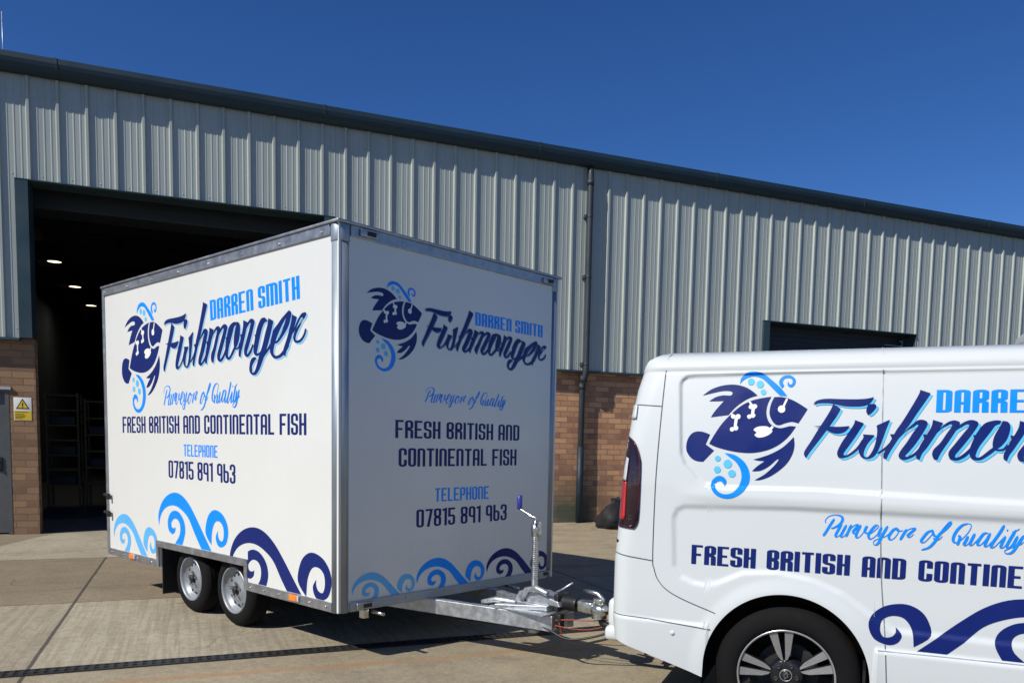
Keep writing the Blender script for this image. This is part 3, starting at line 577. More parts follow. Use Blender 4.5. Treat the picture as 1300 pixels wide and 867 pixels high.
# ------------------------------------------------------------------ vinyl graphics
ART = json.loads(r'''{"fish":{"navy":[[[-0.459,1.717,1],[-0.417,1.748],[-0.364,1.766],[-0.308,1.77],[-0.259,1.759],[-0.221,1.738],[-0.194,1.715,1],[-0.232,1.703],[-0.272,1.678],[-0.303,1.65],[-0.327,1.62,1],[-0.412,1.608,1],[-0.393,1.64],[-0.353,1.69,1],[-0.384,1.688],[-0.425,1.688,1],[-0.395,1.708],[-0.36,1.717],[-0.324,1.716],[-0.314,1.726],[-0.323,1.737],[-0.361,1.739],[-0.406,1.73]],[[-0.413,1.477,1],[-0.386,1.528],[-0.354,1.579],[-0.315,1.623],[-0.271,1.663],[-0.223,1.689],[-0.175,1.702],[-0.129,1.709,1],[-0.144,1.672],[-0.148,1.63],[-0.137,1.593],[-0.115,1.568],[-0.082,1.557],[-0.057,1.561],[-0.035,1.567],[-0.008,1.565,1],[-0.04,1.516],[-0.086,1.474],[-0.14,1.448],[-0.204,1.435],[-0.27,1.437],[-0.336,1.449],[-0.387,1.464]],[[-0.115,1.707,1],[-0.08,1.707],[-0.041,1.697],[-0.001,1.676],[0.04,1.649,1],[0.021,1.614],[0.002,1.581,1],[-0.028,1.588],[-0.059,1.581],[-0.082,1.572],[-0.102,1.575],[-0.119,1.593],[-0.132,1.622],[-0.132,1.655],[-0.125,1.684]],[[-0.411,1.522,1],[-0.449,1.535],[-0.483,1.535],[-0.508,1.519],[-0.524,1.483],[-0.523,1.439],[-0.5,1.405],[-0.471,1.389],[-0.438,1.386,1],[-0.415,1.412],[-0.387,1.443,1],[-0.43,1.473,1]],[[-0.015,1.515,1],[-0.01,1.475],[-0.017,1.434],[-0.039,1.39],[-0.073,1.354],[-0.115,1.323],[-0.158,1.305],[-0.186,1.303,1],[-0.143,1.33],[-0.105,1.367],[-0.08,1.401],[-0.087,1.406],[-0.121,1.373],[-0.16,1.35],[-0.2,1.346,1],[-0.176,1.371],[-0.142,1.397,1],[-0.17,1.398],[-0.197,1.403,1],[-0.155,1.416],[-0.108,1.436],[-0.06,1.467]]],"blue":[[[-0.281,1.773,1],[-0.277,1.801],[-0.257,1.822],[-0.229,1.832],[-0.193,1.83],[-0.165,1.818],[-0.132,1.791],[-0.09,1.754],[-0.056,1.712,1],[-0.089,1.714,1],[-0.113,1.737],[-0.147,1.772],[-0.176,1.798],[-0.212,1.81],[-0.244,1.804],[-0.268,1.789]],[[-0.336,1.432,1],[-0.286,1.423],[-0.239,1.391],[-0.213,1.345],[-0.21,1.295],[-0.233,1.247],[-0.273,1.217],[-0.318,1.208],[-0.365,1.224],[-0.391,1.26],[-0.388,1.295],[-0.361,1.318],[-0.333,1.312],[-0.318,1.291],[-0.326,1.266,1],[-0.335,1.281],[-0.347,1.293],[-0.367,1.286],[-0.372,1.267],[-0.353,1.24],[-0.319,1.229],[-0.282,1.241],[-0.259,1.271],[-0.248,1.31],[-0.255,1.352],[-0.28,1.39],[-0.31,1.412]],[[-0.082,1.749,1],[-0.097,1.774],[-0.091,1.798],[-0.071,1.812],[-0.046,1.812],[-0.024,1.795],[-0.022,1.773],[-0.034,1.756],[-0.051,1.757],[-0.058,1.771],[-0.055,1.782,1],[-0.048,1.769],[-0.039,1.769],[-0.034,1.781],[-0.041,1.795],[-0.057,1.8],[-0.075,1.794],[-0.08,1.778],[-0.073,1.762]]],"cyan":[[[-0.212,1.783],[-0.215,1.773],[-0.222,1.767],[-0.232,1.767],[-0.241,1.773],[-0.244,1.783],[-0.242,1.793],[-0.234,1.799],[-0.224,1.799],[-0.215,1.793]],[[-0.167,1.77],[-0.17,1.759],[-0.179,1.753],[-0.19,1.753],[-0.199,1.76],[-0.202,1.77],[-0.2,1.781],[-0.191,1.787],[-0.18,1.787],[-0.171,1.781]],[[-0.154,1.732],[-0.156,1.724],[-0.162,1.719],[-0.171,1.719],[-0.178,1.724],[-0.181,1.732],[-0.179,1.74],[-0.172,1.745],[-0.164,1.745],[-0.157,1.74]],[[-0.352,1.404],[-0.355,1.395],[-0.362,1.39],[-0.37,1.39],[-0.378,1.395],[-0.381,1.403],[-0.378,1.412],[-0.371,1.417],[-0.363,1.417],[-0.355,1.412]],[[-0.296,1.379],[-0.3,1.366],[-0.31,1.358],[-0.323,1.358],[-0.333,1.365],[-0.338,1.378],[-0.334,1.39],[-0.324,1.398],[-0.311,1.399],[-0.301,1.391]],[[-0.349,1.349],[-0.352,1.339],[-0.36,1.333],[-0.371,1.332],[-0.379,1.338],[-0.383,1.348],[-0.38,1.358],[-0.372,1.365],[-0.361,1.365],[-0.353,1.359]],[[-0.276,1.332],[-0.279,1.321],[-0.288,1.314],[-0.299,1.313],[-0.309,1.32],[-0.313,1.331],[-0.31,1.342],[-0.301,1.349],[-0.289,1.349],[-0.28,1.343]]],"white":[[[-0.293,1.612],[-0.295,1.605],[-0.301,1.601],[-0.308,1.603],[-0.313,1.608],[-0.314,1.616],[-0.309,1.622],[-0.302,1.623],[-0.295,1.619]],[[-0.268,1.611],[-0.271,1.603],[-0.278,1.599],[-0.286,1.6],[-0.292,1.607],[-0.292,1.616],[-0.287,1.622],[-0.279,1.624],[-0.271,1.62]],[[-0.296,1.605,1],[-0.28,1.603,1],[-0.285,1.554,1],[-0.298,1.556,1]],[[-0.294,1.549],[-0.296,1.542],[-0.303,1.538],[-0.31,1.539],[-0.315,1.545],[-0.315,1.553],[-0.311,1.558],[-0.303,1.56],[-0.297,1.556]],[[-0.276,1.555],[-0.278,1.548],[-0.285,1.543],[-0.292,1.545],[-0.298,1.551],[-0.298,1.559],[-0.293,1.565],[-0.285,1.567],[-0.279,1.563]],[[-0.319,1.625,1],[-0.312,1.63,1],[-0.29,1.611,1],[-0.296,1.605,1]],[[-0.211,1.659],[-0.214,1.652],[-0.22,1.649],[-0.227,1.65],[-0.232,1.656],[-0.232,1.663],[-0.228,1.669],[-0.221,1.67],[-0.214,1.666]],[[-0.192,1.662],[-0.195,1.654],[-0.201,1.65],[-0.209,1.652],[-0.214,1.658],[-0.214,1.666],[-0.21,1.672],[-0.202,1.673],[-0.195,1.669]],[[-0.218,1.653,1],[-0.202,1.652,1],[-0.206,1.617,1],[-0.219,1.618,1]],[[-0.216,1.612],[-0.218,1.605],[-0.224,1.601],[-0.231,1.602],[-0.236,1.608],[-0.237,1.615],[-0.232,1.621],[-0.225,1.622],[-0.219,1.619]],[[-0.198,1.618],[-0.201,1.61],[-0.207,1.606],[-0.215,1.607],[-0.22,1.614],[-0.221,1.622],[-0.216,1.628],[-0.208,1.629],[-0.201,1.625]],[[-0.235,1.683,1],[-0.228,1.688,1],[-0.209,1.667,1],[-0.216,1.66,1]],[[-0.113,1.542,1],[-0.137,1.563],[-0.17,1.565],[-0.193,1.558],[-0.202,1.546],[-0.188,1.534],[-0.197,1.522],[-0.179,1.51],[-0.151,1.514],[-0.126,1.527]],[[-0.129,1.556,1],[-0.118,1.568,1],[-0.109,1.561,1],[-0.121,1.544,1]],[[-0.061,1.649],[-0.064,1.637],[-0.074,1.631],[-0.086,1.633],[-0.094,1.642],[-0.094,1.655],[-0.087,1.664],[-0.076,1.666],[-0.065,1.66]],[[-0.076,1.66,1],[-0.06,1.7,1],[-0.051,1.697,1],[-0.066,1.657,1]]]},"rib":[[[0.153,1.673,0.186,1.651],[0.143,1.646,0.175,1.626],[0.121,1.603,0.151,1.585],[0.092,1.551,0.124,1.542],[0.064,1.497,0.088,1.487],[0.04,1.455,0.061,1.447],[0.035,1.435,0.05,1.427],[0.039,1.424,0.046,1.419]],[[0.251,1.598,0.29,1.583],[0.247,1.578,0.28,1.566],[0.224,1.535,0.255,1.52],[0.2,1.494,0.229,1.477],[0.183,1.453,0.21,1.446],[0.184,1.43,0.211,1.435],[0.197,1.421,0.219,1.433],[0.219,1.425,0.234,1.441],[0.248,1.442,0.256,1.461],[0.275,1.47,0.271,1.48],[0.293,1.503,0.286,1.508]],[[0.288,1.532,0.338,1.529],[0.291,1.518,0.329,1.517],[0.282,1.493,0.31,1.491],[0.274,1.468,0.297,1.458],[0.275,1.448,0.296,1.436],[0.285,1.43,0.304,1.427],[0.304,1.42,0.315,1.429],[0.331,1.426,0.326,1.444],[0.351,1.449,0.337,1.469],[0.367,1.495,0.344,1.499],[0.38,1.54,0.348,1.537],[0.39,1.574,0.347,1.557],[0.399,1.601,0.344,1.573]],[[0.353,1.448,0.357,1.444],[0.384,1.474,0.389,1.468],[0.409,1.504,0.415,1.498]],[[0.517,1.737,0.56,1.721],[0.513,1.717,0.547,1.697],[0.478,1.644,0.507,1.629],[0.451,1.592,0.479,1.578],[0.427,1.551,0.45,1.536],[0.409,1.51,0.43,1.501],[0.391,1.47,0.411,1.466],[0.38,1.443,0.399,1.44],[0.379,1.426,0.392,1.421]],[[0.444,1.528,0.44,1.518],[0.473,1.56,0.469,1.551],[0.498,1.585,0.497,1.571],[0.515,1.599,0.51,1.58],[0.537,1.6,0.516,1.58],[0.554,1.585,0.515,1.571],[0.536,1.542,0.496,1.541],[0.508,1.492,0.472,1.496],[0.483,1.457,0.45,1.461],[0.471,1.442,0.442,1.436],[0.471,1.433,0.452,1.423],[0.484,1.435,0.472,1.42],[0.51,1.455,0.511,1.441],[0.53,1.483,0.537,1.477]],[[0.575,1.601,0.616,1.587],[0.57,1.571,0.605,1.567],[0.556,1.542,0.587,1.533],[0.541,1.512,0.568,1.498],[0.527,1.483,0.552,1.471],[0.515,1.448,0.537,1.449],[0.514,1.429,0.528,1.421]],[[0.591,1.545,0.587,1.537],[0.617,1.576,0.616,1.568],[0.638,1.593,0.641,1.582],[0.659,1.599,0.649,1.583],[0.674,1.595,0.651,1.578],[0.682,1.586,0.65,1.57],[0.664,1.548,0.632,1.54],[0.637,1.499,0.609,1.499],[0.615,1.46,0.584,1.469],[0.604,1.435,0.578,1.445],[0.6,1.422,0.585,1.426]],[[0.64,1.521,0.636,1.514],[0.669,1.563,0.666,1.553],[0.693,1.588,0.696,1.576],[0.718,1.6,0.712,1.584],[0.739,1.599,0.719,1.577],[0.754,1.585,0.716,1.568],[0.734,1.544,0.696,1.539],[0.707,1.501,0.667,1.495],[0.683,1.466,0.645,1.461],[0.67,1.447,0.644,1.439],[0.672,1.433,0.656,1.425],[0.689,1.44,0.682,1.423],[0.713,1.462,0.714,1.443],[0.729,1.482,0.734,1.472]],[[0.835,1.585,0.842,1.598],[0.819,1.578,0.818,1.6],[0.804,1.554,0.781,1.588],[0.783,1.521,0.758,1.559],[0.762,1.487,0.736,1.511],[0.751,1.458,0.725,1.472],[0.749,1.443,0.726,1.446],[0.757,1.435,0.741,1.427],[0.773,1.443,0.77,1.427],[0.797,1.466,0.802,1.45],[0.816,1.483,0.825,1.472]],[[0.846,1.598,0.841,1.583],[0.865,1.594,0.836,1.571],[0.875,1.579,0.825,1.55],[0.874,1.551,0.816,1.526],[0.864,1.517,0.812,1.502],[0.845,1.489,0.813,1.483],[0.827,1.475,0.817,1.474]],[[0.821,1.479,0.819,1.472],[0.837,1.474,0.836,1.467],[0.854,1.479,0.856,1.472],[0.867,1.499,0.871,1.489]],[[0.911,1.599,0.949,1.585],[0.907,1.57,0.939,1.565],[0.895,1.541,0.923,1.532],[0.88,1.513,0.905,1.499],[0.868,1.484,0.891,1.473],[0.856,1.451,0.878,1.452],[0.856,1.433,0.869,1.425]],[[0.903,1.519,0.9,1.512],[0.931,1.56,0.927,1.55],[0.953,1.584,0.956,1.573],[0.976,1.596,0.971,1.581],[0.996,1.595,0.978,1.574],[1.011,1.581,0.974,1.565],[0.992,1.542,0.956,1.537],[0.967,1.499,0.929,1.494],[0.945,1.466,0.909,1.461],[0.932,1.447,0.908,1.44],[0.935,1.434,0.919,1.426],[0.95,1.441,0.943,1.424],[0.973,1.462,0.974,1.443],[0.988,1.481,0.992,1.472]],[[1.1282,1.57,1.1065,1.588],[1.0992,1.5663,1.0764,1.5876],[1.0764,1.5438,1.049,1.5665],[1.0577,1.5118,1.0248,1.5327],[1.0424,1.4797,1.0085,1.4947],[1.027,1.4477,0.9951,1.4619],[1.0215,1.4339,0.9973,1.432],[1.0353,1.4295,1.0186,1.42],[1.0634,1.4412,1.0572,1.4274],[1.0916,1.4636,1.0962,1.4521]],[[1.176,1.5646,1.1356,1.5818],[1.1638,1.5397,1.1272,1.5548],[1.1418,1.4979,1.1026,1.513],[1.1122,1.4503,1.0754,1.4627],[1.0822,1.4087,1.0456,1.4232],[1.0525,1.3718,1.0209,1.3801],[1.0296,1.3479,1.0026,1.3541],[0.9986,1.3323,0.9851,1.3427],[0.9661,1.3373,0.9721,1.3491],[0.9504,1.3537,0.9722,1.361],[0.9524,1.3769,0.9731,1.3749],[0.964,1.4018,0.9888,1.3911],[0.9848,1.4144,1.0063,1.4038],[1.0122,1.4136,1.0151,1.4055]],[[1.3152,1.5868,1.2988,1.5913],[1.2791,1.5647,1.2491,1.5676],[1.2473,1.5384,1.2123,1.5448],[1.2146,1.5062,1.1748,1.5221],[1.1864,1.4712,1.1508,1.4803],[1.169,1.4392,1.1398,1.4421],[1.167,1.4174,1.1442,1.4168],[1.187,1.4048,1.171,1.3953],[1.2179,1.4071,1.2171,1.3939],[1.2545,1.4259,1.2637,1.4117],[1.2908,1.4494,1.3003,1.4404]],[[1.3057,1.5957,1.2956,1.5841],[1.3252,1.5858,1.2844,1.5638],[1.3182,1.5594,1.2674,1.5385],[1.296,1.5243,1.2399,1.5034],[1.2538,1.491,1.2073,1.4746],[1.2115,1.4658,1.1761,1.4676],[1.1784,1.4609,1.1706,1.4657]],[[1.0697,1.4124,1.0767,1.4062],[1.1171,1.4442,1.1267,1.4366],[1.1556,1.4715,1.1651,1.4619]],[[1.3312,1.5743,1.3691,1.5592],[1.3255,1.5479,1.3578,1.5389],[1.305,1.5074,1.3339,1.4992],[1.2805,1.467,1.3066,1.4562],[1.2549,1.4312,1.2792,1.4238],[1.2462,1.4102,1.268,1.4056],[1.253,1.4014,1.2654,1.3964]],[[1.328,1.4887,1.318,1.4791],[1.3648,1.5328,1.3638,1.5168],[1.4057,1.5673,1.3953,1.5504],[1.4413,1.5696,1.4187,1.5503],[1.4378,1.5557,1.4087,1.5407],[1.4084,1.5354,1.3836,1.5229],[1.3778,1.5044,1.3535,1.5019],[1.3569,1.4805,1.3403,1.4824],[1.3525,1.464,1.3372,1.4652],[1.3621,1.4558,1.3496,1.4489],[1.389,1.4583,1.3904,1.4476],[1.4169,1.4766,1.4259,1.4704],[1.4318,1.5014,1.4409,1.4978]]],"poly":[[[0.064,1.671,1],[0.076,1.687],[0.098,1.695],[0.131,1.698],[0.188,1.696],[0.253,1.695],[0.29,1.697],[0.313,1.701],[0.327,1.706,1],[0.316,1.683],[0.3,1.67],[0.273,1.663],[0.236,1.662],[0.203,1.664],[0.175,1.67],[0.151,1.675],[0.132,1.678],[0.098,1.678],[0.079,1.676]],[[0.07,1.568,1],[0.099,1.569],[0.137,1.567],[0.185,1.566],[0.23,1.57,1],[0.216,1.55],[0.2,1.539],[0.177,1.535],[0.153,1.539],[0.128,1.552],[0.104,1.563]],[[0.304,1.671,1],[0.323,1.673],[0.337,1.669],[0.337,1.656],[0.324,1.637],[0.31,1.625],[0.3,1.63],[0.297,1.646]],[[0.402,1.534,1],[0.43,1.534,1],[0.413,1.51,1]],[[0.537,1.536,1],[0.563,1.532,1],[0.545,1.51,1]],[[0.735,1.535,1],[0.755,1.534,1],[0.744,1.516,1]],[[0.877,1.535,1],[0.901,1.532,1],[0.884,1.511,1]],[[1.0093,1.5199,1],[1.0384,1.5144,1],[1.0154,1.4985,1]]],"pur":[[[0.185,1.135],[0.167,1.102],[0.151,1.07],[0.139,1.05]],[[0.148,1.111],[0.145,1.122],[0.15,1.133],[0.163,1.146],[0.19,1.153],[0.213,1.148],[0.221,1.135],[0.212,1.113],[0.189,1.094],[0.172,1.088]],[[0.205,1.102],[0.216,1.111],[0.202,1.078],[0.194,1.058],[0.198,1.05],[0.209,1.056],[0.226,1.079],[0.239,1.109]],[[0.239,1.109],[0.224,1.075],[0.217,1.057],[0.222,1.05],[0.233,1.058],[0.249,1.083]],[[0.26,1.111],[0.249,1.081],[0.239,1.052]],[[0.248,1.074],[0.264,1.1],[0.279,1.112],[0.288,1.11],[0.276,1.091],[0.269,1.078],[0.275,1.071],[0.285,1.079],[0.299,1.109]],[[0.301,1.112],[0.288,1.083],[0.282,1.061],[0.288,1.051],[0.301,1.06],[0.317,1.085],[0.327,1.109],[0.318,1.081],[0.339,1.074]],[[0.339,1.071],[0.358,1.087],[0.373,1.105],[0.374,1.114],[0.362,1.112],[0.344,1.087],[0.335,1.065],[0.343,1.049],[0.359,1.058],[0.377,1.08],[0.389,1.108]],[[0.389,1.108],[0.379,1.08],[0.377,1.067],[0.387,1.065],[0.4,1.086],[0.414,1.114]],[[0.414,1.114],[0.397,1.077],[0.383,1.042],[0.371,1.024],[0.359,1.026],[0.36,1.041],[0.379,1.053],[0.409,1.067],[0.427,1.087]],[[0.448,1.106],[0.434,1.092],[0.421,1.066],[0.428,1.051],[0.443,1.059],[0.457,1.081],[0.461,1.1],[0.45,1.106],[0.46,1.094],[0.479,1.097]],[[0.493,1.104],[0.48,1.078],[0.468,1.052]],[[0.478,1.076],[0.497,1.1],[0.515,1.109],[0.527,1.108],[0.509,1.088],[0.499,1.075],[0.506,1.068],[0.515,1.074],[0.522,1.083]],[[0.599,1.105],[0.579,1.095],[0.559,1.065],[0.555,1.051],[0.568,1.049],[0.59,1.076],[0.602,1.098],[0.597,1.105],[0.604,1.084],[0.616,1.078]],[[0.618,1.08],[0.627,1.095],[0.653,1.135],[0.665,1.147],[0.667,1.139],[0.65,1.114],[0.626,1.088],[0.61,1.055],[0.587,1.026],[0.557,1.013]],[[0.603,1.07],[0.615,1.062],[0.627,1.066],[0.639,1.082]],[[0.737,1.143],[0.716,1.136],[0.694,1.11],[0.682,1.078],[0.684,1.06],[0.697,1.056],[0.719,1.076],[0.741,1.108],[0.749,1.136],[0.737,1.144]],[[0.699,1.087],[0.708,1.082],[0.703,1.057],[0.698,1.045]],[[0.74,1.088],[0.73,1.063],[0.725,1.05],[0.735,1.047],[0.751,1.069],[0.765,1.101]],[[0.765,1.101],[0.753,1.069],[0.748,1.051],[0.758,1.049],[0.772,1.068],[0.788,1.089]],[[0.816,1.106],[0.799,1.102],[0.782,1.073],[0.777,1.055],[0.788,1.051],[0.807,1.075],[0.823,1.107]],[[0.824,1.107],[0.811,1.07],[0.806,1.05],[0.816,1.048],[0.832,1.07]],[[0.875,1.145],[0.86,1.111],[0.836,1.065],[0.83,1.046],[0.841,1.045],[0.859,1.067],[0.881,1.097]],[[0.889,1.126],[0.886,1.119]],[[0.882,1.097],[0.87,1.063],[0.867,1.047],[0.878,1.047],[0.894,1.074]],[[0.919,1.126],[0.899,1.081],[0.889,1.053],[0.898,1.048],[0.911,1.066],[0.928,1.1]],[[0.905,1.117],[0.916,1.119],[0.934,1.133]],[[0.928,1.1],[0.915,1.066],[0.913,1.054],[0.925,1.058],[0.938,1.083],[0.95,1.104]],[[0.95,1.104],[0.93,1.063],[0.912,1.029],[0.892,1.02],[0.882,1.031],[0.901,1.045],[0.938,1.063],[0.952,1.077]]],"wave":[[[-2.586,0.696,1],[-2.596,0.786],[-2.536,0.89],[-2.424,0.965],[-2.289,0.997],[-2.16,0.981],[-2.035,0.917],[-1.915,0.813],[-1.797,0.695],[-1.614,0.517,1],[-1.767,0.5,1],[-1.943,0.682],[-2.039,0.792],[-2.139,0.85],[-2.254,0.884],[-2.373,0.882],[-2.483,0.844],[-2.555,0.777]],[[-2.201,0.512,1],[-2.141,0.603],[-2.105,0.691],[-2.128,0.773],[-2.203,0.833],[-2.295,0.847],[-2.376,0.815],[-2.418,0.75],[-2.407,0.677],[-2.341,0.645],[-2.288,0.669],[-2.278,0.71,1],[-2.305,0.698],[-2.345,0.704],[-2.351,0.743],[-2.297,0.778],[-2.232,0.771],[-2.194,0.725],[-2.21,0.645],[-2.318,0.549,1]],[[-1.67,0.618,1],[-1.761,0.704],[-1.735,0.816],[-1.675,0.878],[-1.594,0.9],[-1.493,0.874],[-1.423,0.807],[-1.407,0.73],[-1.442,0.649],[-1.521,0.615],[-1.577,0.635],[-1.599,0.69],[-1.563,0.739,1],[-1.564,0.704],[-1.542,0.673],[-1.497,0.666],[-1.474,0.713],[-1.484,0.779],[-1.539,0.814],[-1.607,0.803],[-1.655,0.73]]],"VF":[[0.9571,-0.0067],[-0.0156,0.9635],[0.6815,0.7522]],"VL":[[1.4945,0.0471],[-0.0912,1.5054],[-2.3678,-0.1406]],"PVF":[[1.028,0.0099],[0.0031,1.0081],[0.5834,0.6755]],"PVL":[[1.5262,0.0142],[-0.1003,1.5229],[-2.5621,0.1198]]}''')
def aff(S): return lambda p: (p[0] * S[0][0] + p[1] * S[1][0] + S[2][0], p[0] * S[0][1] + p[1] * S[1][1] + S[2][1])
def comp(f, g_): return lambda p: g_(f(p))
ident = lambda p: (p[0], p[1])

class Decal:
    """flat vinyl shapes in a panel's own plane (u, v), a hair apart in depth so that none coincide"""
    def __init__(s): s.v = []; s.f = []; s.k = 0
    def poly(s, pts, T=ident, corners=True, lay=None):
        q = smooth_poly(pts) if corners else [tuple(p[:2]) for p in pts]
        q = [T(p) for p in q]; n = len(s.v); d = (s.k if lay is None else lay) * 5e-5; s.k += 1
        s.v += [(p[0], p[1], d) for p in q]
        s.f += [tuple(i + n for i in t) for t in tessellate_polygon([[Vector((p[0], p[1], 0)) for p in q]])]
    def ribbon(s, prs, T=ident, sub=4, shift=(0, 0), lay=None):
        q = crom([tuple(p) for p in prs], False, sub) if sub > 1 else prs
        n = len(s.v); d = (s.k if lay is None else lay) * 5e-5; s.k += 1
        for i, p in enumerate(q):
            for a in (p[:2], p[2:]):
                b = T((a[0] + shift[0], a[1] + shift[1])); s.v.append((b[0], b[1], d + i * 2e-6))
        s.f += [(n + 2 * i, n + 2 * i + 1, n + 2 * i + 3, n + 2 * i + 2) for i in range(len(q) - 1)]
    def build(s, name, mat_, parent, P, off=.0008, clip=(), maxlen=None):
        bm = bmesh.new(); vv = [bm.verts.new(p) for p in s.v]
        for f in s.f:
            try: bm.faces.new([vv[i] for i in f])
            except ValueError: pass
        for co, no in clip:
            bmesh.ops.bisect_plane(bm, geom=bm.verts[:] + bm.edges[:] + bm.faces[:], plane_co=co, plane_no=no, clear_outer=True)
        if maxlen:
            for _ in range(6):
                e = [e for e in bm.edges if e.calc_length() > maxlen]
                if not e: break
                bmesh.ops.subdivide_edges(bm, edges=e, cuts=1); bmesh.ops.triangulate(bm, faces=[f for f in bm.faces if len(f.verts) > 4])
        for v in bm.verts: v.co = P(v.co.x, v.co.y, off + v.co.z)
        # face outwards
        o0 = Vector(P(0, 1, 0)); o1 = Vector(P(0, 1, 1)); nn_ = (o1 - o0)
        bm.normal_update()
        for f in bm.faces:
            if f.normal.dot(nn_) < 0: f.normal_flip()
        me = bpy.data.meshes.new(name); bm.to_mesh(me); bm.free(); me.materials.append(mat_)
        o = bpy.data.objects.new(name, me); col.objects.link(o); o.parent = parent
        return o

# condensed poster capitals, drawn with an oblong pen
def S_(*a): return list(a)
Rn = 1
GL = {
 'A': (1, [[(0, 'B'), (0, 1, 1), (1, 1, 1), (1, 'B')], [(0, .40), (1, .40)]]),
 'B': (1, [[(0, .5), (0, 1, 1), (1, 1, 1), (1, .56, 1), (0, .56)], [(0, .48), (1, .48, 1), (1, 0, 1), (0, 0, 1), (0, .6)]]),
 'C': (1, [[(1, .64), (1, 1, 1), (0, 1, 1), (0, 0, 1), (1, 0, 1), (1, .36)]]),
 'D': (1, [[(0, .5), (0, 1), (1, 1, 1), (1, 0, 1), (0, 0), (0, .52)]]),
 'E': (1, [[('E', 1), (0, 1), (0, 0), ('E', 0)], [(0, .5), ('e', .5)]]),
 'F': (1, [[('E', 1), (0, 1), (0, 'B')], [(0, .5), ('e', .5)]]),
 'H': (1, [[(0, 'T'), (0, 'B')], [(1, 'T'), (1, 'B')], [(0, .5), (1, .5)]]),
 'I': (0, [[(0, 'T'), (0, 'B')]]),
 'L': (.9, [[(0, 'T'), (0, 0), ('E', 0)]]),
 'M': (2, [[(0, 'B'), (0, 1), (2, 1, 1), (2, 'B')], [(1, 1), (1, 'B')]]),
 'N': (1, [[(0, 'B'), (0, 1, .5), (1, 1, 1), (1, 'B')]]),
 'O': (1, [[(.5, 1), (1, 1, 1), (1, 0, 1), (0, 0, 1), (0, 1, 1), (.52, 1)]]),
 'P': (1, [[(0, 'B'), (0, 1, 1), (1, 1, 1), (1, .42, 1), (0, .42)]]),
 'R': (1, [[(0, 'B'), (0, 1, 1), (1, 1, 1), (1, .575, 1), (0, .575)], [(0, .475), (1, .475, 1), (1, 'B')]]),
 'S': (1, [[(1, .68), (1, 1, 1), (0, 1, 1), (0, .52, 1), (1, .48, 1), (1, 0, 1), (0, 0, 1), (0, .32)]]),
 'T': (1, [[('e-', 1), ('E+', 1)], [(.5, 1), (.5, 'B')]]),
 '0': (1, [[(.5, 1), (1, 1, 1), (1, 0, 1), (0, 0, 1), (0, 1, 1), (.52, 1)]]),
 '1': (.45, [[(-.25, .93), (.45, 1), (.45, 'B')]]),
 '3': (1, [[(0, .72), (0, 1, 1), (1, 1, 1), (1, .56, 1), (.35, .56)], [(.35, .48), (1, .48, 1), (1, 0, 1), (0, 0, 1), (0, .28)]]),
 '5': (1, [[('E', 1), (0, 1), (0, .54), (1, .56, 1), (1, 0, 1), (0, 0, 1), (0, .26)]]),
 '6': (1, [[(0, 'T'), (0, 0, 1), (1, 0, 1), (1, .6, 1), (0, .6)]]),
 '7': (1, [[('e-', 1), (1, 1), (.35, 'B')]]),
 '8': (1, [[(.5, 1), (1, 1, 1), (1, .56, 1), (0, .56, 1), (0, 1, 1), (.52, 1)], [(.5, .48), (1, .48, 1), (1, 0, 1), (0, 0, 1), (0, .48, 1), (.52, .48)]]),
 '9': (1, [[(1, .5), (.9, .4), (0, .4, 1), (0, 1, 1), (1, 1, 1), (1, 'B')]]),
}
def glyph_ribbons(ch, a, b, cw):
    """a: stem, b: bar thickness, cw: stem-to-stem distance, cap height 1. Gives (advance, ribbons of (lx,ly,rx,ry))"""
    wf, strokes = GL[ch]; out = []
    for st in strokes:
        q = []
        for p in st:
            x, y = p[0], p[1]; rd = p[2] if len(p) > 2 else 0
            if isinstance(x, str): X = {'E': cw * min(wf, 1) + a * .42, 'e': cw * .86 + a * .3, 'e-': -a * .42, 'E+': cw + a * .42}[x] + a / 2
            else: X = a / 2 + x * cw
            Y = {'B': 0.0, 'T': 1.0}[y] if isinstance(y, str) else b / 2 + y * (1 - b)
            q.append((X / a, Y / b, rd))
        # round the marked corners in the pen's own space
        c2 = []
        for i, (x, y, rd) in enumerate(q):
            if rd and 0 < i < len(q) - 1:
                p0, p1, p2 = Vector(q[i - 1][:2]), Vector((x, y)), Vector(q[i + 1][:2])
                d0, d1 = (p0 - p1), (p2 - p1); rr = min(1.1 * rd, d0.length * .49, d1.length * .49); d0.normalize(); d1.normalize()
                A, Bq = p1 + d0 * rr, p1 + d1 * rr
                for t in range(7):
                    t /= 6; c2.append((A * (1 - t) ** 2 + p1 * 2 * t * (1 - t) + Bq * t * t)[:])
            else: c2.append((x, y))
        rb = []
        for i, p in enumerate(c2):
            p = Vector(p); d0 = (p - Vector(c2[i - 1])).normalized() if i else None; d1 = (Vector(c2[i + 1]) - p).normalized() if i < len(c2) - 1 else None
            d0 = d0 or d1; d1 = d1 or d0; n0 = Vector((-d0.y, d0.x)); n1 = Vector((-d1.y, d1.x)); mt = (n0 + n1)
            mt = mt / max(.3, mt.dot(n0)) if mt.length > 1e-4 else n0
            l, r_ = p + mt * .5, p - mt * .5
            rb.append((l.x * a, l.y * b, r_.x * a, r_.y * b))
        out.append(rb)
    return a + wf * cw, out
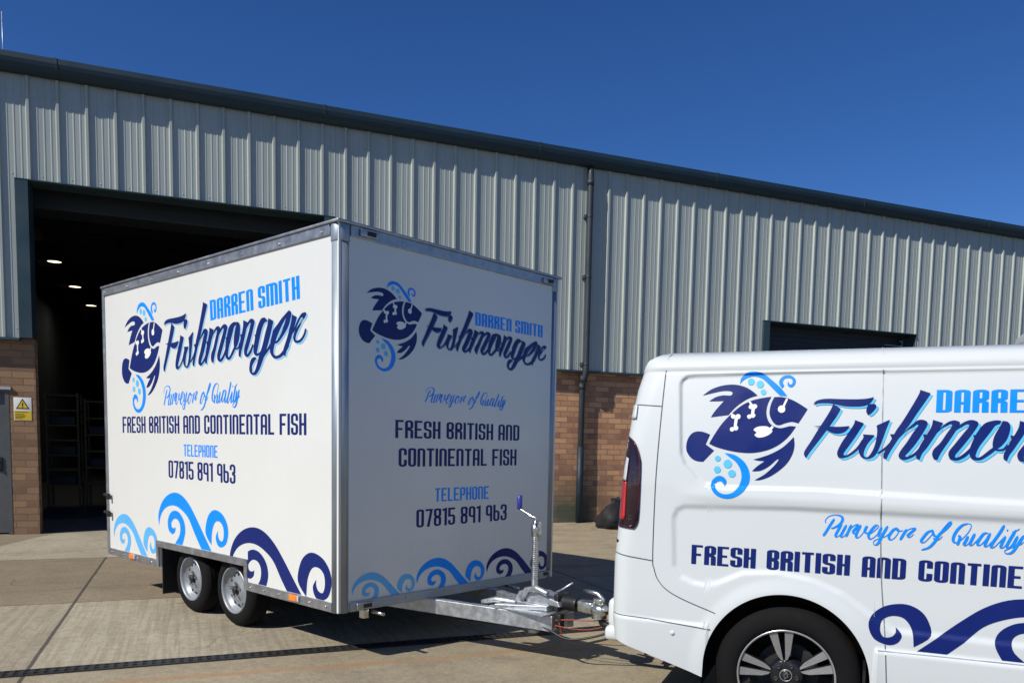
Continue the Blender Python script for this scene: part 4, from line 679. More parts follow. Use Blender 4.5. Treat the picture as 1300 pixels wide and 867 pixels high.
def text(dec, s, x0, x1, z0, z1, a=.24, b=.115, cw=.37, gap=.085, space=.36, T=ident, ztilt=0.0):
    """set a line of capitals so that it fills x0..x1 and stands z0..z1"""
    tot = 0; items = []
    for ch in s:
        if ch == ' ': tot += space; continue
        adv, rbs = glyph_ribbons(ch, a, b, cw); items.append((tot, rbs)); tot += adv + gap
    tot -= gap; k = (x1 - x0) / tot; h = z1 - z0
    for ox, rbs in items:
        for i, rb in enumerate(rbs):
            dec.ribbon([(x0 + (ox + l) * k, z0 + lz * h, x0 + (ox + r_) * k, z0 + rz * h) for l, lz, r_, rz in rb], T, sub=1, lay=i * 2)
def script_pairs(st, w0, w1):
    p = crom([tuple(q) for q in st], False, 5); n = len(p); wd = []
    for i in range(n):
        a, b_ = p[max(i - 1, 0)], p[min(i + 1, n - 1)]; dx, dz = b_[0] - a[0], b_[1] - a[1]; L_ = math.hypot(dx, dz) or 1
        wd.append(w0 + (w1 - w0) * max(0, min(1, (-dz / L_ + .1) * 1.1)))
    for _ in range(3): wd = [(wd[max(i - 1, 0)] + 2 * wd[i] + wd[min(i + 1, n - 1)]) / 4 for i in range(n)]
    out = []
    for i in range(n):
        a, b_ = p[max(i - 1, 0)], p[min(i + 1, n - 1)]; dx, dz = b_[0] - a[0], b_[1] - a[1]; L_ = math.hypot(dx, dz) or 1
        nx, nz = -dz / L_ * wd[i] / 2, dx / L_ * wd[i] / 2
        e = min(1, (min(i, n - 1 - i) + 1.2) / 3)
        out.append((p[i][0] + nx * e, p[i][1] + nz * e, p[i][0] - nx * e, p[i][1] - nz * e))
    return out

def livery(parent, P, T, TP, waves, lines, extra=0.0, maxlen=None, shadow=(.0105, -.0095), shade='cyan'):
    """the fish emblem, the script name, the small script and the wave band on one panel"""
    P0 = P; P = lambda u, v, o: P0(u, v, o + extra)
    kw = dict(P=P, maxlen=maxlen)
    d = Decal()
    for p in ART['fish']['navy']: d.poly(p, T)
    fe = d.build('fish_emblem', M['navy'], parent, **kw)
    d = Decal()
    for p in ART['fish']['white']: d.poly(p, T)
    d.build('emblem_detail', M['white'], parent, off=.0024, **kw)
    for p in ART['fish']['blue']:
        d = Decal(); d.poly(p, T); d.build('emblem_wave', M['blue'], parent, **kw)
    d = Decal()
    for p in ART['fish']['cyan']: d.poly(p, T)
    d.build('emblem_bubbles', M['cyan'], parent, **kw)
    d = Decal()
    for r_ in ART['rib']: d.ribbon(r_, T, shift=shadow)
    for p in ART['poly']: d.poly([(q[0] + shadow[0], q[1] + shadow[1], *q[2:]) for q in p], T)
    d.build('script_shadow', M[shade], parent, **kw)
    d = Decal()
    for r_ in ART['rib']: d.ribbon(r_, T)
    for p in ART['poly']: d.poly(p, T)
    d.build('script_lettering', M['navy'], parent, off=.0040, **kw)
    d = Decal()
    text(d, 'DARREN SMITH', .585, 1.398, 1.635, 1.736, a=.27, b=.10, T=T)
    d.build('lettering', M['blue'], parent, **kw)
    d = Decal()
    for st in ART['pur']: d.ribbon(script_pairs(st, .0036, .0118), TP, sub=1)
    d.build('script_lettering', M['blue'], parent, **kw)
    for mk, a in lines:
        d = Decal(); text(d, **a); d.build('lettering', M[mk], parent, **kw)
    for (sx, tx, sz, tz), mk, cl in waves:
        for i, p in enumerate(ART['wave']):
            d = Decal(); d.poly(p, lambda q: (q[0] * sx + tx, q[1] * sz + tz))
            d.build('wave_graphic', M[mk], parent, clip=cl[i], off=.0008 + .0004 * i, **kw)

# ------------------------------------------------------------------ the box trailer
TL, TW, Z0, Z1 = 3.664, 2.184, .3385, 2.830
NX0, NX1, NZ = -2.592, -1.164, .566          # wheel cut-out in the side
tr = empty('box_trailer', T_LOC, T_YAW)
tag(tr, 'tall white twin axle box trailer lettered in blue and navy, hitched to the van', 'trailer')
def slab_side(y0, y1, name):
    m = MB(); poly = [(-TL, Z0), (NX0, Z0), (NX0, NZ), (NX1, NZ), (NX1, Z0), (-.0, Z0), (-.0, Z1 - .02), (-TL, Z1 - .02)]
    m.prism(poly, lambda u, v: (u, y0, v), lambda u, v: (u, y1, v))
    return m.build(name, M['panel'], tr)
sp = slab_side(.0, .03, 'side_panel'); sp2 = slab_side(TW - .03, TW, 'side_panel')
m = MB(); m.box((-.03, .031, Z0), (0, TW - .031, Z1 - .02)); fp = m.build('front_panel', M['panel'], tr)
m = MB(); m.box((-TL, .031, Z0), (-TL + .03, TW - .031, Z1 - .02)); m.build('rear_panel', M['panel'], tr)
m = MB(); m.box((-TL - .012, -.024, Z1 - .019), (.024, TW + .024, Z1), .006); m.build('roof', M['trim'], tr)
m = MB(); m.box((-TL + .03, .032, Z0 + .08), (NX0 - .0, TW - .032, Z0 + .12)); m.box((NX1, .032, Z0 + .08), (-.031, TW - .032, Z0 + .12))
m.box((NX0, .30, Z0 + .081), (NX1, TW - .30, Z0 + .119)); m.build('floor', M['dark'], tr)
# wheel boxes
m = MB()
for ya, yb in ((.032, .30), (TW - .30, TW - .032)):
    m.box((NX0, ya, .86), (NX1, yb, .88)); m.box((NX0 - .01, ya, .35), (NX0, yb, .88)); m.box((NX1, ya, .42), (NX1 + .01, yb, .88))
m.box((NX0, .30, .46), (NX1, .31, .88)); m.box((NX0, TW - .31, .46), (NX1, TW - .30, .88))
m.build('wheel_box', M['dark'], tr)
for ya, yb in ((.02, .27), (TW - .27, TW - .02)):
    m = MB(); m.box((NX0 + .004, ya, .10), (NX0 + .016, yb, .53)); m.build('mud_flap', M['black'], tr)
# aluminium trims, each with its rivets
def rail(name, a, b, rivets, side, parent=tr, mt='trim'):
    m = MB(); m.box(a, b); o = m.build(name, M[mt], parent, .003)
    if rivets:
        m = MB()
        for p in rivets:
            q = [p[0], p[1], p[2]]; m.ball(q, .0085, (1, 1, 1), 8, 5)
        m.build('rivets', M['zinc'], o)
    return o
for ysgn, yo in ((-1, 0), (1, TW)):
    o_ = yo + ysgn * .001; e_ = yo + ysgn * .013; f_ = yo + ysgn * .014
    rv = lambda xa, xb, z, n: [(xa + (xb - xa) * i / (n - 1), f_, z) for i in range(n)]
    rail('roof_trim', (-TL - .006, o_, Z1 - .085), (-.085, e_, Z1 - .02), rv(-TL + .06, -.16, Z1 - .06, 8), ysgn)
    rail('bottom_trim', (-TL - .006, o_, Z0 - .002), (NX0 - .04, e_, .400), rv(-TL + .1, NX0 - .12, .368, 4), ysgn)
    rail('bottom_trim', (NX1 + .04, o_, Z0 - .002), (-.06, e_, .400), rv(NX1 + .1, -.12, .368, 6), ysgn)
    rail('arch_trim', (NX0 - .039, o_, NZ - .054), (NX1 + .039, e_, NZ + .002), [], ysgn)
    rail('arch_trim', (NX0 - .040, o_, Z0 - .002), (NX0 + .003, e_ - ysgn * .001, NZ - .055), [], ysgn)
    rail('arch_trim', (NX1 - .003, o_, Z0 - .002), (NX1 + .040, e_ - ysgn * .001, NZ - .055), [], ysgn)
    rail('edge_trim', (-TL - .008, o_, .402), (-TL + .028, e_, Z1 - .087), [], ysgn)
rail('front_trim', (.001, .085, Z1 - .09), (.012, TW - .085, Z1 - .02), [(.013, .12 + i * .39, Z1 - .06) for i in range(1, 6)], 1)
rail('front_trim', (.001, .085, Z0 - .002), (.014, TW - .085, .402), [(.015, .2 + i * .36, .372) for i in range(6)], 1, mt='alu')
rail('rear_trim', (-TL - .012, .05, Z1 - .09), (-TL - .001, TW - .05, Z1 - .02), [], 1); rail('rear_trim', (-TL - .012, .05, Z0 - .002), (-TL - .001, TW - .05, .40), [], 1)
for y in (.048, TW - .048):
    m = MB(); m.tube([(-.047, y, Z0 - .004), (-.047, y, Z1 - .13)], .056, 40); m.build('corner_post', M['alu'], tr)
    m = MB(); m.tube([(-.047, y, Z1 - .128), (-.047, y, Z1 - .021)], .061, 40); m.build('corner_cap', M['alu'], tr, .004)
# lamps
for x in (-3.10, -.485):
    m = MB(); m.box((x - .045, -.034, .352), (x + .045, -.0135, .398), .006); a_ = m.build('side_marker_lamp', M['orange'], tr)
    m = MB(); m.box((x + .046, -.030, .354), (x + .062, -.0135, .396), .004); m.build('lamp_bezel', M['clearlens'], a_)
for y, z in ((.22, Z1 - .055), (TW - .15, Z1 - .06), (.20, .368), (TW - .13, .378)):
    m = MB(); m.box((.0125, y - .07, z - .022), (.03, y + .07, z + .022), .006); a_ = m.build('front_marker_lamp', M['trim'], tr)
    m = MB(); m.box((.0302, y - .02, z - .014), (.034, y + .05, z + .014), .002); m.build('lamp_lens', M['black'], a_)
for z in (.905, .742):
    m = MB(); m.box((-TL - .012, -.040, z - .013), (-TL + .10, -.016, z + .011), .004); m.box((-TL + .072, -.048, z - .042), (-TL + .106, -.016, z - .004), .004); m.build('tailgate_catch', M['black'], tr)

# vinyl on the two faces we see
Ps = lambda u, v, o: (u, -o, v)
Pf = lambda u, v, o: (o, u, v)
up = lambda z: ((0, z, 0), (0, -1, 0))
T_side = aff(ART['VL']); T_front = aff(ART['VF'])
c1 = [[up(.402)]] * 3
livery(sp, Ps, T_side, aff(ART['PVL']), shade='pale', shadow=(.009, -.008), waves=
    [([0.7733, -1.54, 0.7971, -0.0505], 'sky', c1), ([1, 0, 1, 0], 'blue', [[up(.570)]] * 3), ([1.0999, 1.4726, 1.0982, -0.2822], 'navy', [[up(.402)], [up(.402), ((-1.122, 0, 0), (-1, 0, 0))], [up(.402)]])],
    lines=[('navy', dict(s='FRESH BRITISH AND CONTINENTAL FISH', x0=-3.297, x1=-.358, z0=1.487, z1=1.632, a=.20)),
     ('blue', dict(s='TELEPHONE', x0=-2.115, x1=-1.555, z0=1.304, z1=1.399, a=.20)),
     ('navy', dict(s='07815 891 963', x0=-2.390, x1=-1.290, z0=1.117, z1=1.262, a=.20))])
livery(fp, Pf, T_front, aff(ART['PVF']), shade='shade', shadow=(.008, -.008), waves=
    [([0.4584, 1.296, 0.4533, 0.1288], 'sky', c1), ([0.5819, 2.1757, 0.565, 0.0589], 'blue', c1), ([0.6238, 2.9978, 0.5755, 0.0564], 'navy', c1)],
    lines=[('navy', dict(s='FRESH BRITISH AND', x0=.463, x1=1.733, z0=1.480, z1=1.603, a=.20)),
     ('navy', dict(s='CONTINENTAL FISH', x0=.493, x1=1.704, z0=1.284, z1=1.412, a=.20)),
     ('blue', dict(s='TELEPHONE', x0=.832, x1=1.392, z0=1.030, z1=1.128, a=.20)),
     ('navy', dict(s='07815 891 963', x0=.658, x1=1.600, z0=.854, z1=.981, a=.20))])

# wheels
def trailer_wheel(x, y, flip):
    sgn = -1 if not flip else 1              # outer face towards sgn*y
    w_ = empty('wheel', (x, y, .283)); w_.parent = tr
    m = MB(); H = .085
    pr = [(.178, -H + .012), (.190, -H), (.215, -H - .004), (.245, -H - .001), (.266, -H + .014), (.279, -H + .03), (.283, -.04), (.2825, -.001), (.2825, .001), (.283, .04), (.279, H - .03), (.266, H - .014), (.245, H), (.19, H), (.178, H - .012)]
    pr2 = []
    for (ra, ha), (rb_, hb) in zip(pr, pr[1:]): pr2.append((ra, ha))
    pr2.append(pr[-1])
    m.lathe(pr2, (0, 0, 0), n=56)
    for gy in (-.045, -.015, .015, .045): m.lathe([(.2832, gy - .004), (.2840, gy - .003), (.2840, gy + .003), (.2832, gy + .004)], (0, 0, 0), n=56)
    m.build('tyre', M['rubber'], w_)
    m = MB(); s_ = sgn
    pr = [(.186, s_ * H * .93), (.181, s_ * (H + .004)), (.172, s_ * (H + .002)), (.168, s_ * (H - .012)), (.162, s_ * .055), (.150, s_ * .050), (.142, s_ * .020), (.138, s_ * .022), (.132, s_ * .034), (.112, s_ * .040), (.088, s_ * .044), (.072, s_ * .058), (.034, s_ * .058), (.032, s_ * .050), (.0001, s_ * .050)]
    m.lathe(pr, (0, 0, 0), n=56); m.build('rim', M['rim'], w_)
    m = MB()
    for k in range(12):
        t = 2 * math.pi * k / 12; m.lathe([(.0001, s_ * .0425), (.013, s_ * .0415), (.013, s_ * .036)], (.121 * math.cos(t), 0, .121 * math.sin(t)), n=10)
    m.build('rim_holes', M['black'], w_)
    m = MB(); m.lathe([(.0001, s_ * .088), (.022, s_ * .087), (.030, s_ * .080), (.031, s_ * .05)], (0, 0, 0), n=24)
    m.build('hub_cap', M['black'], w_)
    for k in range(5):
        t = 2 * math.pi * (k + .25) / 5; q = (.054 * math.cos(t), 0, .054 * math.sin(t))
        m = MB(); m.lathe([(.0001, s_ * .078), (.009, s_ * .077), (.0115, s_ * .070), (.0115, s_ * .057)], q, n=6, smooth=False); m.build('wheel_bolt', M['zinc'], w_)
    return w_
for x in (-1.446, -2.149):
    trailer_wheel(x, .06 + .085, False); trailer_wheel(x, TW - .06 - .085, True)
for x in (-1.446, -2.149):
    m = MB(); m.tube([(x, .24, .283), (x, TW - .24, .283)], .035, 12); m.box((x - .03, .35, .25), (x + .12, .42, .36)); m.box((x - .03, TW - .42, .25), (x + .12, TW - .35, .36)); m.build('axle', M['galv'], tr)
m = MB(); m.box((-TL + .05, .50, .27), (-.30, .56, .415)); m.box((-TL + .05, TW - .56, .27), (-.30, TW - .50, .415))
for x in (-3.3, -2.75, -.9, -.35): m.box((x - .03, .05, .345), (x + .03, TW - .05, .415))
m.build('chassis', M['dark'], tr)
# A-frame drawbar
yc = TW / 2
for s_ in (-1, 1):
    m = MB(); m.obox((-1.10, yc + s_ * .56, .300), (.985, yc + s_ * .088, .281), .062, .105)
    # turned lips of the open channel
    m.build('drawbar_beam', M['galv'], tr, .004)
m = MB(); m.box((.50, yc - .20, .338), (.98, yc + .20, .348)); m.box((.55, yc - .10, .348), (.93, yc + .10, .392), .012)
m.obox((.56, yc - .20, .352), (.92, yc - .06, .372), .05, .03); m.build('drawbar_plate', M['galv'], tr, .003)
m = MB()     # cast overrun housing with its sloping cheeks
m.prism([(.62, .39), (.66, .455), (.82, .462), (1.0, .425), (1.02, .39)], lambda u, v: (u, yc - .075, v), lambda u, v: (u, yc + .075, v))
m.tube([(.40, yc - .17, .35), (.52, yc - .15, .382), (.66, yc - .10, .375)], [.016, .024, .02], 10)
m.tube([(.70, yc - .09, .40), (.75, yc - .10, .475), (.84, yc - .10, .498), (.93, yc - .09, .47)], .020, 10)
m.build('overrun_housing', M['galv'], tr, .006)
m = MB()
rr = [(.042 + (.009 if i % 2 else 0), .985 + i * .011) for i in range(13)]
m.lathe([(r_, h) for r_, h in rr], (0, yc, .415), 'X', 24); m.box((.96, yc - .07, .36), (1.0, yc + .07, .47), .01); m.build('rubber_gaiter', M['black'], tr)
m = MB(); m.tube([(1.10, yc, .415), (1.20, yc, .418)], [.036, .036], 16)
m.box((1.13, yc - .042, .375), (1.25, yc + .042, .452), .014)
m.ball((1.285, yc, .405), .062, (1.15, .85, .78), 20, 12); m.tube([(1.285, yc, .40), (1.285, yc, .352)], [.046, .050], 20, cap=False)
m.build('coupling_head', M['zinc'], tr)
m = MB(); m.tube([(1.315, yc, .44), (1.31, yc, .475), (1.275, yc, .505), (1.215, yc, .515), (1.155, yc, .512)], [.010, .013, .015, .015, .010], 10); m.box((1.245, yc - .022, .44), (1.31, yc + .022, .478), .008); m.build('coupling_handle', M['zinc'], tr)
m = MB(); m.tube([(.78, yc + .115, .41), (.88, yc + .12, .465), (.97, yc + .125, .525)], [.010, .008, .007], 8); m.build('handbrake_lever', M['galv'], tr)
# prop stand with its crank
jx, jy = .735, yc
j = empty('jockey_post', (jx, jy, 0)); j.parent = tr
m = MB()
pr = []
for i in range(33):
    z = .395 + i * .0135; pr += [(.0225, z), (.0245, z + .003), (.0245, z + .008), (.0225, z + .011)]
m.lathe(pr, (0, 0, 0), 'Z', 20); m.tube([(0, 0, .20), (0, 0, .40)], .026, 16); m.build('ribbed_tube', M['zinc'], j)
m = MB(); m.tube([(0, 0, .835), (0, 0, .915)], .031, 18); m.tube([(0, 0, .915), (0, 0, .935)], .018, 12); m.box((.02, -.012, .84), (.045, .012, .93), .004); m.tube([(.034, 0, .80), (.034, 0, .915)], .006, 8); m.build('top_collar', M['zinc'], j)
m = MB(); m.tube([(0, 0, .925), (0, 0, .955), (-.03, -.005, .962), (-.128, -.012, 1.005), (-.140, -.013, 1.02), (-.140, -.013, 1.05)], .0085, 8); m.build('crank', M['zinc'], j)
m = MB(); m.tube([(-.140, -.013, 1.005), (-.140, -.013, 1.012), (-.140, -.013, 1.098), (-.140, -.013, 1.104)], [.012, .0185, .0185, .012], 14); m.build('grip', M['bluegrip'], j)
m = MB(); m.box((-.045, -.05, .345), (.045, .05, .40), .006); m.tube([(-.05, -.035, .372), (-.05, .035, .372)], .012, 8); m.build('clamp', M['galv'], j)
m = MB(); m.tube([(0, 0, .20), (0, 0, .165)], .04, 16); m.build('foot_plate', M['galv'], j)
# cables
m = MB(); m.tube(crom([(.975, yc - .09, .30), (1.08, yc - .05, .315), (1.2, yc - .01, .322), (1.34, yc + .02, .345)], sub=5), .0038, 6); m.tube(crom([(.985, yc - .09, .27), (1.1, yc - .06, .262), (1.22, yc - .03, .27), (1.32, yc + .01, .300)], sub=5), .0035, 6); m.tube(crom([(1.02, yc - .08, .29), (1.04, yc - .075, .22), (1.035, yc - .07, .165)], sub=4), .004, 6); m.build('breakaway_cable', M['redcable'], tr)
m = MB(); m.tube(crom([(-.35, yc - .30, .30), (-.05, yc - .28, .235), (.25, yc - .24, .215), (.6, yc - .18, .225), (.9, yc - .13, .255), (1.1, yc - .10, .20), (1.25, yc - .02, .225), (1.42, yc + .05, .30)], sub=6), .008, 8); m.build('electric_lead', M['black'], tr)
m = MB(); m.box((.99, yc - .08, .245), (1.03, yc - .03, .345), .008); m.build('lead_bracket', M['black'], tr)
m = MB(); m.tube([(.02, .26, .318), (.14, .26, .318)], .012, 8); m.tube([(-.05, 1.62, .325), (.13, 1.62, .325)], .009, 8); m.box((-.03, .19, .28), (.018, .23, .335)); m.build('bracket_bolt', M['zinc'], tr)

# ------------------------------------------------------------------ the panel van
VW, HZ = 1.956, .345
van = empty('panel_van', V_LOC, V_YAW)
tag(van, 'white panel van with fish emblem and blue lettering on its side, towing the box trailer', 'van')
def lerp(tab, z):
    if z <= tab[0][0]: return tab[0][1]
    for (a, p), (b, q) in zip(tab, tab[1:]):
        if z <= b: return p + (q - p) * (z - a) / (b - a)
    return tab[-1][1]
XRT = [(.2, -.86), (.40, -.885), (.57, -.897), (.86, -.897), (1.15, -.874), (1.40, -.858), (1.60, -.836), (1.75, -.812), (1.84, -.788), (1.90, -.752), (1.93, -.70), (1.96, -.63), (1.98, -.58)]
def sdpoly(p, poly):
    d = 1e9; s_ = 1.0; n = len(poly)
    for i in range(n):
        a, b = poly[i], poly[i - 1]; ex, ez = b[0] - a[0], b[1] - a[1]; wx, wz = p[0] - a[0], p[1] - a[1]
        t = max(0, min(1, (wx * ex + wz * ez) / (ex * ex + ez * ez))); dx, dz = wx - ex * t, wz - ez * t; d = min(d, dx * dx + dz * dz)
        c1_, c2_, c3_ = p[1] >= a[1], p[1] < b[1], ex * wz > ez * wx
        if (c1_ and c2_ and c3_) or not (c1_ or c2_ or c3_): s_ = -s_
    return s_ * math.sqrt(d)
def sst(a, b, x):
    t = max(0, min(1, (x - a) / (b - a))); return t * t * (3 - 2 * t)
UP = [(-.572, 1.775), (-.562, 1.798), (-.54, 1.812), (-.50, 1.817), (-.05, 1.824), (2.0, 1.829), (2.0, 1.22), (.94, 1.243), (.10, 1.268), (-.32, 1.262), (-.42, 1.272), (-.46, 1.30), (-.525, 1.37), (-.548, 1.42)]
LO = [(-.572, 1.10), (-.555, 1.14), (-.52, 1.158), (.0, 1.172), (2.0, 1.16), (2.0, .60), (.46, .63), (.38, .68), (.24, .78), (.10, .835), (-.06, .86), (-.22, .845), (-.34, .785), (-.40, .768), (-.46, .775), (-.525, .80), (-.56, .85)]
def S(x, z):
    """lateral position of the near flank (small is towards us)"""
    y = -.010
    y += .075 * max(0, (z - 1.25) / .6) ** 1.6
    y += .035 * max(0, (.75 - z) / .5) ** 2
    if -.75 < x < 2.2 and .5 < z < 1.9:
        y += .014 * sst(.007, -.008, sdpoly((x, z), UP)) * (1 - sst(1.7, 2.0, x))
        y += .010 * sst(.016, -.016, sdpoly((x, z), LO)) * (1 - sst(1.7, 2.0, x))
        y -= .006 * math.exp(-((z - (1.215 - .01 * x)) / .035) ** 2) * sst(-.6, -.4, x)
    for hx in (-.011, 3.098):
        d = math.hypot((x - hx), (z - HZ) * .945) - .388
        if d < .12: y -= .010 * (1 - sst(0, .085, d))
    if x > .385 and x < 2.72: y -= .016 * sst(.545, .520, z) * sst(.385, .40, x) * (1 - sst(2.68, 2.72, x))   # sill moulding
    if x < -.38: y -= .010 * sst(.572, .556, z)                                            # rear bumper corner
    xr = lerp(XRT, z); r_ = .105
    if x < xr + r_:
        q = r_ - (x - xr); y += r_ - math.sqrt(max(0, r_ * r_ - q * q))
    if x > 3.3: y += .26 * ((x - 3.3) / .73) ** 2.4
    return y
XF = 4.03
def zmap(x, z):
    if x > 2.25 and z > .98:
        k = 1 - .97 * (sst(2.25, 3.25, x) * .86 + .14 * sst(3.1, 4.0, x)); z = .98 + (z - .98) * k
    if x > 3.75: z = .30 + (z - .30) * (1 - .12 * ((x - 3.75) / .28) ** 2)
    return z
def zbot(x):
    for hx, rx, rz in ((-.011, .388, .410), (3.098, .388, .410)):
        if abs(x - hx) <= rx: return HZ + rz * math.sqrt(max(0, 1 - ((x - hx) / rx) ** 2))
    if x < -.39: return .29 + (.44 - .29) * min(1, (-.39 - x) / .50)
    return .25
cols = [('r', d) for d in (0, .003, .010, .022, .038, .056, .076, .098, .125, .16, .20)]
fix = [-.60 + .006 * i for i in range(36)] + [-.384 + .015 * i for i in range(122)]
for hx in (-.011, 3.098): fix += [hx + .388 * math.cos(R(a)) for a in range(0, 181, 4)] + [hx - .3925, hx + .3925]
fix += [.380, .385, .39, .395, .40, .405] + [1.44 + .06 * i for i in range(44)]
fix = sorted(x for x in set(round(q, 5) for q in fix) if x <= XF)
f2 = [fix[0]]
for x in fix[1:]:
    if x - f2[-1] > .0003: f2.append(x)
cols += [('b', q / 7) for q in range(1, 7)] + [('f', x) for x in f2]
NR = 165
ts = [i / NR for i in range(NR + 1)]
roofrows = [(.004, 1.834), (.016, 1.836), (.018, 1.842), (.004, 1.845), (.002, 1.852), (.006, 1.872), (.020, 1.898), (.045, 1.918), (.085, 1.934), (.15, 1.948), (.28, 1.960), (.55, 1.970), (.905, 1.974)]
ZS = 1.832
grid = []
def colx(kd, xv, z):
    """where a column of the flank stands at height z: the rear edge leans, the rest is plumb"""
    e = lerp(XRT, z) + .20; f0 = max(-.60, e + .045)
    if kd == 'r': return e - .20 + xv
    if kd == 'b': return e + (f0 - e) * xv
    return xv + (f0 + .60) * max(0, 1 - (xv + .60) / .8)
for kd, xv in cols:
    colv = []
    for t in ts:
        if kd == 'r': zb = zbot(-.75)
        elif kd == 'b': zb = zbot(-.65)
        else: zb = zbot(xv)
        z = zb + (ZS - zb) * t
        x = colx(kd, xv, z)
        if kd != 'f': z = zbot(x) + (ZS - zbot(x)) * t
        colv.append((x, S(x, z), zmap(x, z)))
    fade = sst(-.59, -.45, xv) if kd == 'f' else 0.0
    for dy, z in roofrows:
        if dy in (.018, .016): dy = .0045
        base = .003 + .075 * (ZS - 1.25) ** 1.6 / .6 ** 1.6 - .010
        x = colx(kd, xv, z)
        z2 = z
        xe = lerp(XRT, ZS)
        y = base + dy
        r_ = .105; q = r_ - (x - xe)
        if q > 0 and kd == 'r': y += min(.105, r_ - math.sqrt(max(0, r_ * r_ - min(q, r_) ** 2))) * max(0, 1 - dy / .3)
        if x > 3.3: y += .26 * ((x - 3.3) / .73) ** 2.4 * max(0, 1 - dy / .978)
        colv.append((x, y if dy < .9 else VW / 2, zmap(x, z2)))
    grid.append(colv)
nc, nr = len(grid), len(grid[0])
m = MB()
for mir in (0, 1):
    vs = [(p[0], VW - p[1] if mir else p[1], p[2]) for colv in grid for p in colv]
    m.add(vs, [(i * nr + j, (i + 1) * nr + j, (i + 1) * nr + j + 1, i * nr + j + 1) for i in range(nc - 1) for j in range(nr - 1)], True)
for i, inv_ in ((0, 1), (nc - 1, 0)):
    a = [grid[i][j] for j in range(nr)]
    K = 9; vs = []
    for p in a:
        for k in range(K): vs.append((p[0], p[1] + (VW - 2 * p[1]) * k / (K - 1), p[2]))
    m.add(vs, [(j * K + k, j * K + k + 1, (j + 1) * K + k + 1, (j + 1) * K + k) for j in range(nr - 1) for k in range(K - 1)], True)
body = m.build('body', M['vanpaint'], van)
Pv = lambda u, v, o: (u, S(u, v) - o, v)

def strip(name, pts, wd, mt, off=.0026, parent=body):
    """a narrow line lying on the flank"""
    d = Decal(); q = crom([tuple(p) for p in pts], False, 6)
    pr = []
    for i in range(len(q)):
        a, b = q[max(i - 1, 0)], q[min(i + 1, len(q) - 1)]; dx, dz = b[0] - a[0], b[1] - a[1]; L_ = math.hypot(dx, dz)
        pr.append((q[i][0] - dz / L_ * wd / 2, q[i][1] + dx / L_ * wd / 2, q[i][0] + dz / L_ * wd / 2, q[i][1] - dx / L_ * wd / 2))
    d.ribbon(pr, sub=1); return d.build(name, M[mt], parent, Pv, off=off, maxlen=.03)
strip('panel_gap_strip', [(-.652, 1.831), (-.658, 1.66), (-.670, 1.26), (-.672, .90), (-.662, .83), (-.64, .775), (-.59, .725), (-.50, .682), (-.345, .630)], .0042, 'gap')
strip('panel_gap_strip', [(-.80, 1.672), (-.73, 1.667), (-.658, 1.662)], .0038, 'gap')
strip('panel_gap_strip', [(-.885, .898), (-.80, .886), (-.672, .872)], .0045, 'gap')
strip('panel_gap_strip', [(-.892, .572), (-.75, .570), (-.61, .563), (-.365, .545)], .0042, 'gap')
strip('panel_gap_strip', [(.361, 1.831), (.366, 1.65), (.371, 1.5), (.380, 1.26), (.389, 1.03), (.402, .845), (.426, .625), (.446, .377), (.452, .27)], .0045, 'trim')
strip('panel_gap_strip', [(2.05, 1.82), (2.05, 1.4), (2.05, .9), (2.05, .30)], .0042, 'gap')
strip('panel_gap_strip', [(.400, .531), (.70, .534), (1.2, .536), (2.0, .538)], .0035, 'trim')
m = MB(); m.tube([(.357, .0705, 1.852), (.357, .0745, 1.872), (.357, .0885, 1.898), (.357, .1135, 1.918), (.357, .1535, 1.934), (.357, .2185, 1.948), (.357, .35, 1.961)], .0035, 8); m.build('roof_seam', M['vanpaint'], body)

m = MB(); m.tube([(-.652, .070, 1.834), (-.652, .0705, 1.852), (-.652, .0745, 1.872), (-.650, .0885, 1.898), (-.646, .1135, 1.918), (-.640, .1535, 1.934)], .003, 6); m.build('roof_seam', M['dark'], body)
# vinyl
VX1 = 1.479
idn = lambda p: (p[0], p[1])
cs = ((0, .545, 0), (0, -1, 0))
livery(body, Pv, idn, idn, [([-.7345, -.6764, .6877, .1391], 'navy', [[cs]] * 3)],
    [('navy', dict(s='FRESH BRITISH AND CONTINENTAL FISH', x0=-.476, x1=VX1, z0=.870, z1=.967, a=.27, b=.11, cw=.37, gap=.075, space=.50))],
    maxlen=.016, extra=.0016)

# tail lamp
def plate(name, pts, mt, o0, o1, parent, corners=True, n=5):
    d = Decal(); q = smooth_poly(pts, n) if corners else pts
    bm_f = MB(); tri_ = tessellate_polygon([[Vector((p[0], p[1], 0)) for p in q]])
    bm = bmesh.new(); vv = [bm.verts.new((p[0], p[1], 0)) for p in q]
    for f in tri_: bm.faces.new([vv[i] for i in f])
    for _ in range(5):
        e = [e for e in bm.edges if e.calc_length() > .03]
        if not e: break
        bmesh.ops.subdivide_edges(bm, edges=e, cuts=1); bmesh.ops.triangulate(bm, faces=[f for f in bm.faces if len(f.verts) > 3])
    bm.verts.index_update()
    top = [Pv(v.co.x, v.co.y, o1) for v in bm.verts]; bot = [Pv(v.co.x, v.co.y, o0) for v in bm.verts]; k = len(top)
    bm_f.add(top + bot, [[v.index for v in f.verts] for f in bm.faces], True)
    bm_f.add(top + bot, [(e.verts[0].index, e.verts[1].index, e.verts[1].index + k, e.verts[0].index + k) for e in bm.edges if len(e.link_faces) == 1], False)
    bm.free(); return bm_f.build(name, M[mt], parent)
tl = plate('tail_lamp', [(-.868, 1.035, 1), (-.775, 1.032, 1), (-.757, 1.06), (-.750, 1.12), (-.748, 1.34), (-.757, 1.41), (-.785, 1.475), (-.838, 1.512, 1), (-.849, 1.48), (-.856, 1.40), (-.870, 1.20)], 'darklens', -.004, .010, van)
